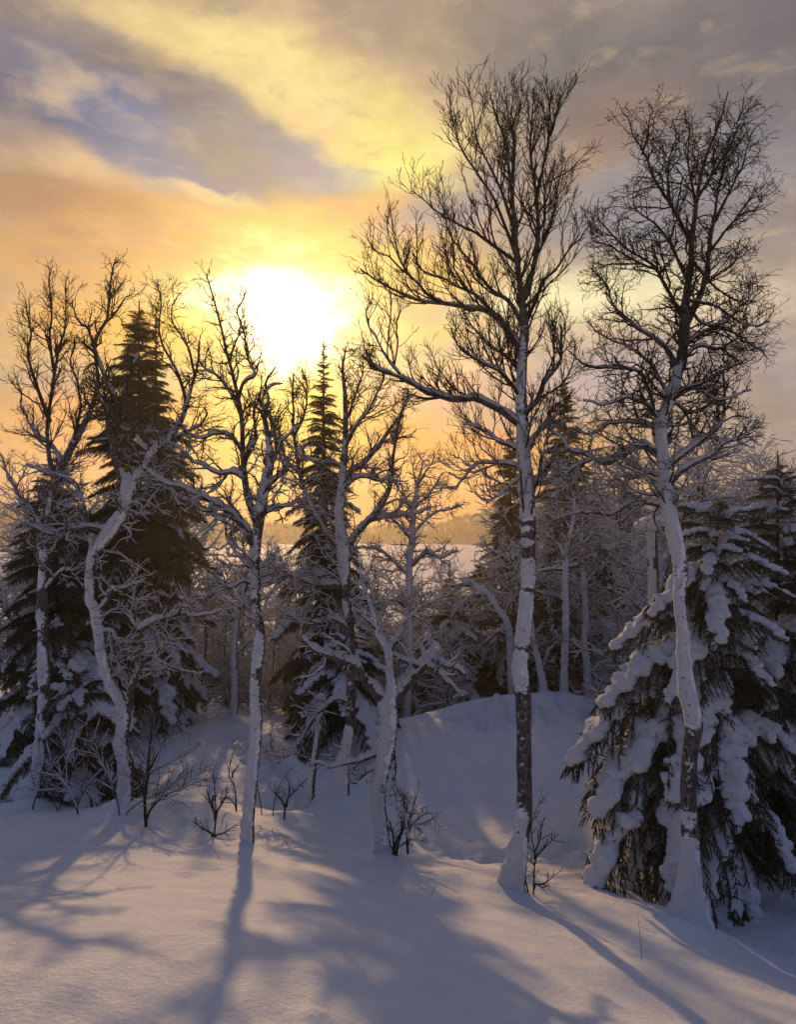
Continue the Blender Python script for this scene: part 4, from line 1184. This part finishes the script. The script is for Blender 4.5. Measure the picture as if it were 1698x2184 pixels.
def snag(label, px, d, line, hw, seed, pl=.95, wide=1.0):
    r = np.random.default_rng(seed)
    b = gpt(px, d); MOUNDS.append((b[0], b[1], .25, .12))
    o = thing('tree_stump', label, 'tree stump', tuple(b))
    c = catmull(np.array([P(a, y, d) for a, y in line]), 22)
    rad = np.interp(np.linspace(0, 1, 22), np.linspace(0, 1, len(hw)), hw) / FOC * d
    t = tube_part('trunk', [(c[None], rad[None], 9, .04)], M_BARK, o, b)
    q, qr = snow_on(r, c[None], rad[None], 1.0, np.full((1, 22), pl), sides=9, dens=2)
    tube_part('snow_cover', [(q, qr, 9, .06)], M_PLAST, t, b)
    top = c[-1] + [0, 0, .05]
    C = np.array([top + [0, 0, .02], top + [.04, -.03, -.02], top + [-.05, 0, -.01], top + [0, -.04, .06]])
    Vb, Tb = balls(C, np.full(4, hw[-1] / FOC * d + .05), .7)
    Vb = (Vb - top) * np.array([wide, wide, 1]) + top
    cap = remeshed(Vb - b, Tb, .025, M_SNOWP, 'snow_cap', .01, 9)
    part('snow_cap', cap, o)


snag('thin broken birch stump under a rounded snow cap, between the slim birch and the hollow', 661, 11.6,
     [(660, 1715), (668, 1640), (678, 1570), (684, 1530), (684, 1500)], [9, 7.5, 6.5, 7, 6], 5)
snag('broken-off stem with a wide snow cap beside the tall right birch, above the spruce', 1392, 11.5,
     [(1405, 1740), (1400, 1500), (1396, 1300), (1392, 1180), (1390, 1125)], [14, 13, 12, 11, 11], 6, .9, 1.7)

# --- spruces
BOUGH['plain'] = []
for i in range(4):
    w, sl_ = make_bough(200 + i, droop=.30, load=.034, light=True, voxel=.017)
    w2, sh_ = make_bough(200 + i, droop=.30, load=.062, reach=.85, voxel=.018)
    bpy.data.meshes.remove(w2)
    BOUGH['plain'].append((w, sl_, sh_))
BOUGH['bent'] = []
for i in range(4):
    w, sh_ = make_bough(300 + i, droop=.60, load=.090, voxel=.018, width=.36, reach=.62, fall=2.3, tipthin=.25, bare=.35, first=5)
    BOUGH['bent'].append((w, sh_, sh_))


def snow_wide(t, az, r):
    if t > .58: return None if r.random() < .8 else 'light'
    if t > .36: return r.choice([None, None, 'light', 'light'])
    return r.choice(['bent', 'bent', 'heavy']) if math.cos(az) > .3 else r.choice(['light', 'heavy', 'bent', None])


def snow_mid(t, az, r):
    if t > .62: return None if r.random() < .8 else 'light'
    return r.choice([None, 'light', 'light', 'heavy'])


def snow_front(t, az, r):
    u = r.random()
    return 'bent' if u < .52 else ('heavy' if u < .64 else ('light' if u < .82 else None))


spruce('spruce_tree', 'broad dark spruce behind the S-curved birch, snow on its drooping lower boughs', 296, 16.0, 9.2, 2.05, 91, snow_wide, prof=.62)
spruce('spruce_tree', 'second narrow dark tip growing close beside the broad spruce', 332, 16.2, 9.05, 1.15, 92, snow_wide, dens=.8)
spruce('spruce_tree', 'tall pointed spruce glowing at its tip below the sun, behind the wide forked birch', 690, 16.5, 8.55, 1.35, 93, snow_mid, prof=.75)
ex = [(.42, 190, 1.7, 2, 'bent'), (.33, 200, 2.1, 0, 'bent'), (.52, 185, 1.9, 4, 'bent'), (.46, 207, 1.9, 0, 'bent'), (.60, 195, 1.55, 6, 'bent'), (.70, 183, 1.25, 8, 'bent'), (.20, 192, 1.75, -8, 'bent'),
      (.15, 222, 1.9, -14, 'bent'), (.38, 225, 1.9, -6, 'bent'), (.50, 230, 1.5, -4, 'bent'), (.64, 222, 1.3, 2, 'bent'), (.27, 240, 1.6, -16, 'bent'), (.12, 250, 1.5, -22, 'bent'), (.44, 255, 1.3, -12, 'bent'), (.78, 205, 1.0, 10, 'bent'), (.74, 245, 1.0, 4, 'bent')]
spruce('spruce_tree', 'nearest spruce, bent under thick white pillows of snow, behind the crooked right birch', 1530, 9.6, 5.25, 1.5, 94, snow_front, prof=.42, top_t=.93, extra=ex, dens=.72, front=lambda a: 1 - .32 * max(0, math.cos(a - 4.71)))
spruce('spruce_tree', 'snow-weighted spruce at the picture edge beyond the nearest spruce', 1660, 10.8, 5.6, 1.6, 95, snow_front, prof=.55, dens=.7)
spruce('spruce_tree', 'low spruce buried in snow under the wide forked birch, dark beneath its boughs', 735, 14.3, 2.1, 1.5, 96, snow_front, prof=.5)
spruce('spruce_tree', 'bowed young spruce under a smooth snow dome at the left edge of the brush', 165, 11.0, 1.75, 1.3, 97, snow_front, prof=.45)
spruce('spruce_tree', 'dark spruce crowded behind the left edge birches', 120, 14.0, 5.6, 1.6, 98, snow_wide, prof=.6)
spruce('spruce_tree', 'dim spruce top rising right of the tall middle birch against the pale hill', 1204, 27.0, 11.4, 1.9, 99, snow_mid, prof=.7)
spruce('spruce_tree', 'narrow spruce just left of the tall middle birch trunk in the mist', 1088, 24.0, 9.0, 1.5, 100, snow_mid, prof=.7)
spruce('spruce_tree', 'dark low spruce filling the gap behind the mound between pale stems', 1150, 18.6, 3.2, 1.6, 101, snow_mid, prof=.5)
spruce('spruce_tree', 'dark spruce in the thicket far behind the straight white stem', 1280, 20.5, 4.6, 1.5, 102, snow_mid, prof=.6)
spruce('spruce_tree', 'dark spruce in the thicket behind the bowed birch', 1025, 22.0, 4.2, 1.5, 103, snow_mid, prof=.6)

# --- thicket
for i in range(7):
    KINDS.append(birch_kind(400 + i, [4.2, 4.6, 5.0, 4.4, 6.0, 6.6, 7.2][i], [1.0, 1.0, .9, 1.0, .8, .7, .6][i], dens=[1, 1, 1, 1, .9, .85, .8][i]))
KH = [4.2, 4.6, 5.0, 4.4, 6.0, 6.6, 7.2, 2.4, 2.4]


for i in range(2):
    KINDS.append(birch_kind(420 + i, 2.4, 1.0, bush=True))


ORD = 'first second third fourth fifth sixth seventh eighth ninth tenth eleventh twelfth thirteenth fourteenth fifteenth sixteenth'.split()


def wood(n, px0, px1, d0, d1, py0, py1, seed, what, where, start, group, kinds, rows=3):
    """a stand of trees in depth rows; each told apart by its row and its turn along it"""
    r = np.random.default_rng(seed)
    spots = []
    for i in range(n):
        row = i % rows
        px = px0 + (px1 - px0) * ((i + r.random()) / n)
        d = d0 + (d1 - d0) * (row + r.random() * .9) / rows
        spots.append((row, px, d))
    count = [0] * rows
    names = {1: [''], 2: ['front-row ', 'back-row '], 3: ['front-row ', 'middle-row ', 'back-row ']}[rows]
    for row, px, d in sorted(spots):
        g = gpt(px, d)
        h = max(1.3, -(r.uniform(py0, py1) - CY) / FOC * d - g[2])
        k = int(r.choice(kinds))
        place_birch(k, px, d, h / KH[k], r.uniform(0, 6.28), f'{names[row]}{what} {where}, {ORD[count[row]]} from {start}', group, .05)
        count[row] += 1


wood(17, 420, 700, 17.5, 34, 1185, 1330, 1, 'thicket birch', 'behind the slim leaning birch', 'the left', 'birches of the thicket behind the slim leaning birch', [0, 1, 2, 3])
wood(22, 790, 1085, 18, 33, 1205, 1370, 2, 'thicket birch', 'left of the tall middle trunk', 'the left', 'birches of the thicket between forked birch and tall middle birch', [0, 1, 2, 3])
wood(24, 1080, 1330, 18.2, 32, 1060, 1300, 3, 'snowy birch', 'behind the snow mound', 'the tall middle trunk', 'birches crowded behind the snow mound', [1, 2, 3, 4])
wood(36, 1150, 1720, 24, 44, 890, 1090, 4, 'brown birch', 'of the dim wood behind the right crown', 'the left', 'birches of the dim wood behind the tall right birch', [4, 5, 6])
wood(14, 1300, 1720, 13, 20, 1090, 1330, 5, 'snowy birch', 'close behind the nearest spruce', 'the left', 'birches close behind the nearest spruce', [1, 2, 4], 2)
wood(26, -40, 430, 15.5, 30, 960, 1200, 6, 'snowy birch', 'in the wood behind the broad spruce', 'the left', 'birches in the wood behind the broad spruce', [2, 4, 5])
wood(9, 430, 1060, 36, 60, 1140, 1190, 7, 'faint birch', 'before the white field', 'the left', 'birches at the edge of the far white field', [0, 3], 1)
wood(16, 440, 700, 17.5, 26, 1330, 1450, 8, 'snowy bush', 'under the thicket behind the slim leaning birch', 'the left', 'snowy bushes behind the slim leaning birch', [7, 8], 2)
wood(26, 790, 1100, 16.8, 24, 1300, 1450, 9, 'snowy bush', 'under the thicket left of the mound crest', 'the left', 'snowy bushes left of the mound crest', [7, 8], 2)
wood(16, 1090, 1330, 17.6, 25, 1330, 1450, 10, 'snowy bush', 'peeping over the mound crest', 'the tall middle trunk', 'snowy bushes behind the mound', [7, 8], 2)
spruce('spruce_tree', 'low snowy spruce behind the left shoulder of the mound', 965, 18.4, 3.0, 1.5, 104, snow_front, prof=.5)
spruce('spruce_tree', 'small snowy spruce behind the mound under the bowed birch', 1065, 18.8, 2.6, 1.4, 105, snow_front, prof=.5)

for i, (px, d, H) in enumerate([(455, 27, 4.6), (610, 29, 4.4), (800, 27, 4.2), (960, 31, 4.6), (1110, 30, 7.0), (1190, 26, 6.4), (1250, 33, 8.5), (1330, 28, 7.5)]):
    spruce('spruce_tree', f'dark narrow spruce deep inside the thicket, {ORD[i]} of these from the left', px, d, H, H * .24, 120 + i, snow_mid, 'dark spruces deep in the thicket', dens=.7, prof=.75)

# --- brush in front
shrub('shrub', 'bare dark brush of many leaning stems around the foot of the S-curved birch', 210, 8.95,
      [[(130, 1745), (150, 1690), (165, 1640), (200, 1590)], [(170, 1750), (150, 1700), (120, 1660), (100, 1600)], [(205, 1750), (190, 1700), (150, 1640), (130, 1570)], [(215, 1748), (205, 1715), (160, 1690), (135, 1670)],
       [(235, 1745), (215, 1690), (190, 1620), (180, 1560)], [(285, 1745), (270, 1680), (240, 1620), (225, 1570)], [(280, 1748), (330, 1700), (380, 1670), (440, 1640)], [(300, 1748), (350, 1720), (400, 1690), (430, 1660)],
       [(270, 1748), (240, 1700), (215, 1650), (205, 1620)], [(230, 1750), (270, 1720), (330, 1690), (370, 1640)], [(120, 1750), (100, 1700), (90, 1640)], [(190, 1752), (240, 1735), (290, 1710)],
       [(160, 1748), (190, 1690), (230, 1650), (260, 1600)], [(90, 1750), (120, 1680), (170, 1620), (190, 1540)]], 7, snow=.95, l3=(.10, .46), l4=(.10, .2), r0=.0085, mound=(.9, .06), spread=1.3)
shrub('sapling', 'upright dark sapling with the thickest stem in front of the brush', 311, 8.75,
      [[(311, 1752), (308, 1710), (314, 1660), (318, 1600), (325, 1530), (322, 1480)], [(309, 1700), (290, 1650), (275, 1600)], [(311, 1740), (340, 1705), (390, 1680), (440, 1660)], [(315, 1650), (340, 1600), (370, 1570)]], 8, 'sapling', snow=.5, l3=(.09, .4), l4=(.09, .18), r0=.015)
shrub('sapling', 'small forked sapling low on the sunlit snow left of the slim birch', 456, 8.6,
      [[(456, 1785), (460, 1740), (458, 1690), (455, 1640)], [(455, 1780), (430, 1765), (410, 1752)], [(456, 1782), (480, 1775), (500, 1760)], [(460, 1735), (475, 1710), (490, 1680)], [(459, 1740), (446, 1705), (440, 1680)]], 9, 'sapling', snow=.25, l3=(.07, .18), l4=(.07, .08))
shrub('sapling', 'curved sapling with sideways twigs just left of the slim birch trunk', 504, 10.0,
      [[(504, 1722), (500, 1680), (488, 1650), (496, 1610), (510, 1580)], [(504, 1720), (485, 1700), (470, 1705)], [(495, 1650), (510, 1630)]], 10, 'sapling', snow=.4, l3=(.08, .2), l4=(.08, .08))
shrub('sapling', 'wiry twig rising from the snow just right of the slim birch', 560, 9.6,
      [[(558, 1728), (553, 1700), (548, 1670)], [(582, 1730), (590, 1690), (605, 1660), (620, 1640)]], 11, 'sapling', snow=.1, l3=(.12, .14), l4=(.1, .06), r0=.006)
shrub('sapling', 'tiny branched sapling at the edge of the hollow, between slim birch and broken stump', 606, 9.4,
      [[(606, 1738), (610, 1712), (625, 1690), (655, 1660)], [(608, 1720), (595, 1700), (575, 1680)], [(611, 1712), (617, 1690), (618, 1665)]], 12, 'sapling', snow=.2, l3=(.07, .14), l4=(.07, .06), r0=.008)
shrub('shrub', 'bare arching bush right of the white Y birch, twigs over the blue hollow', 848, 8.1,
      [[(838, 1818), (850, 1785), (870, 1760), (905, 1755), (930, 1740)], [(838, 1818), (860, 1800), (885, 1790), (915, 1800)], [(845, 1815), (858, 1770), (868, 1720), (862, 1690)], [(870, 1810), (868, 1770), (880, 1730), (893, 1680)],
       [(872, 1765), (900, 1740), (920, 1735), (930, 1760)], [(840, 1815), (838, 1780), (828, 1740)]], 13, snow=.35, l3=(.07, .22), l4=(.07, .1), r0=.011)
shrub('sapling', 'slender forked sapling close to the foot of the tall middle birch', 1138, 7.7,
      [[(1138, 1908), (1140, 1860), (1141, 1820), (1134, 1780), (1138, 1740), (1160, 1700)], [(1141, 1830), (1160, 1810), (1185, 1785)], [(1128, 1905), (1112, 1850), (1090, 1822)], [(1139, 1885), (1160, 1885), (1185, 1865)], [(1140, 1820), (1152, 1790), (1158, 1750)]], 14, 'sapling', snow=.0, l3=(.06, .17), l4=(.06, .07), r0=.0075)


def stalk(label, px, d, line, seed):
    b = gpt(px, d)
    c = catmull(np.array([P(a, y, d) for a, y in line]), 10); c[0, 2] -= .1
    V, Q = tubes([(c[None], np.linspace(.003, .0012, 10)[None], 5)])
    o = part('grass_stalk', mesh_from('grass_stalk', V - b, Q, [M_TWIG]), None)
    o.location = tuple(b); o['label'] = label; o['category'] = 'grass stalk'


stalk('tall thin dry stalk in the snow slope left of the right snow cone', 1372, 5.9, [(1372, 2090), (1368, 2020), (1361, 1945)], 1)
stalk('short dry stalk poking from the shaded snow ahead of the white Y birch', 838, 7.0, [(832, 1905), (836, 1890), (840, 1878)], 2)
stalk('short dry stalk leaning in the snow between white Y birch and tall middle birch', 925, 6.8, [(915, 1920), (922, 1905), (928, 1890)], 3)

# --- snow lumps before the brush
for mx, my, mr, mh in [(*P(430, 1745, 9.4)[:2], .5, .16), (*P(360, 1745, 9.6)[:2], .4, .1), (*P(610, 1735, 10.0)[:2], .35, .1), (*P(690, 1735, 9.9)[:2], .6, .10), (*P(1280, 1890, 8.7)[:2], .6, .12)]:
    MOUNDS.append((mx, my, mr, mh))

build_ground()


# --- hills beyond the valley and their wood
def build_hills():
    m, nt, p = material('wooded_hill')
    tc = nt.nodes.new('ShaderNodeTexCoord'); n = node(nt, 'ShaderNodeTexNoise', Scale=.12, Detail=8.0, Roughness=.7)
    nt.links.new(tc.outputs['Object'], n.inputs['Vector'])
    rp = nt.nodes.new('ShaderNodeValToRGB'); rp.color_ramp.elements[0].position = .4; rp.color_ramp.elements[0].color = (.05, .045, .035, 1)
    rp.color_ramp.elements[1].position = .75; rp.color_ramp.elements[1].color = (.5, .5, .52, 1)
    nt.links.new(n.outputs['Fac'], rp.inputs[0]); nt.links.new(rp.outputs[0], p.inputs['Base Color']); p.inputs['Roughness'].default_value = .9
    A = np.radians(np.linspace(-85, 85, 240)); Dd = np.linspace(230, 340, 60)
    a, dd = np.meshgrid(A, Dd)
    x, y = (np.sin(a) * dd).ravel(), (np.cos(a) * dd).ravel()
    z = hill_z(x, y) + np.array([2.0 * mnoise.fractal(Vector((i * .02, j * .02, 3)), 1, 2, 4) for i, j in zip(x, y)]) * sstep(240, 320, dd.ravel())
    idx = np.arange(len(x)).reshape(60, 240)
    Q = np.stack([idx[:-1, :-1], idx[:-1, 1:], idx[1:, 1:], idx[1:, :-1]], -1).reshape(-1, 4)
    part('hills', mesh_from('hills', np.c_[x, y, z], Q, [m]), None, 'structure')
    # far wood: thousands of small crowns
    r = np.random.default_rng(5)
    N = 4000
    a = np.radians(r.uniform(-40, 40, N)); dd = r.uniform(234, 326, N)
    x, y = np.sin(a) * dd, np.cos(a) * dd
    z = hill_z(x, y)
    k = z > -11
    x, y, z = x[k], y[k], z[k]; n = len(x)
    h = r.uniform(1.4, 3, n); w = h * r.uniform(.16, .34, n)
    pts = np.empty((n, 5, 3)); pts[:] = np.c_[x, y, z][:, None]
    pts[..., 2] += h[:, None] * np.array([-.1, .2, .45, .75, 1])[None] 
    pts[..., :2] += r.normal(0, .35, (n, 5, 2))
    rad = w[:, None] * np.array([.5, 1, .85, .5, .05])[None] * r.uniform(.6, 1.3, (n, 5))
    V, Q = tubes([(pts, rad, 5)])
    m2 = bark_mat('far_trees', (.025, .025, .018), (.14, .13, .12), .8)
    part('distant_forest', mesh_from('distant_forest', V, Q, [m2], smooth=False), None, 'stuff')


build_hills()


# --- the mist: one closed box of pale air
def build_haze(dens=.0016):
    V = np.array([[x, y, z] for x in (-365, 365) for y in (-365, 375) for z in (-70, 16)], float)
    Q = np.array([[0, 1, 3, 2], [4, 6, 7, 5], [0, 4, 5, 1], [2, 3, 7, 6], [0, 2, 6, 4], [1, 5, 7, 3]])
    m = bpy.data.materials.new('haze'); m.use_nodes = True
    nt = m.node_tree; nt.nodes.clear()
    v = nt.nodes.new('ShaderNodeVolumePrincipled'); v.inputs['Density'].default_value = dens
    v.inputs['Color'].default_value = (.95, .85, .66, 1); v.inputs['Anisotropy'].default_value = .60
    o = nt.nodes.new('ShaderNodeOutputMaterial'); nt.links.new(v.outputs[0], o.inputs['Volume'])
    part('haze', mesh_from('haze', V, Q, [m], smooth=False), None, 'stuff')


HAZE = True
if HAZE: build_haze()
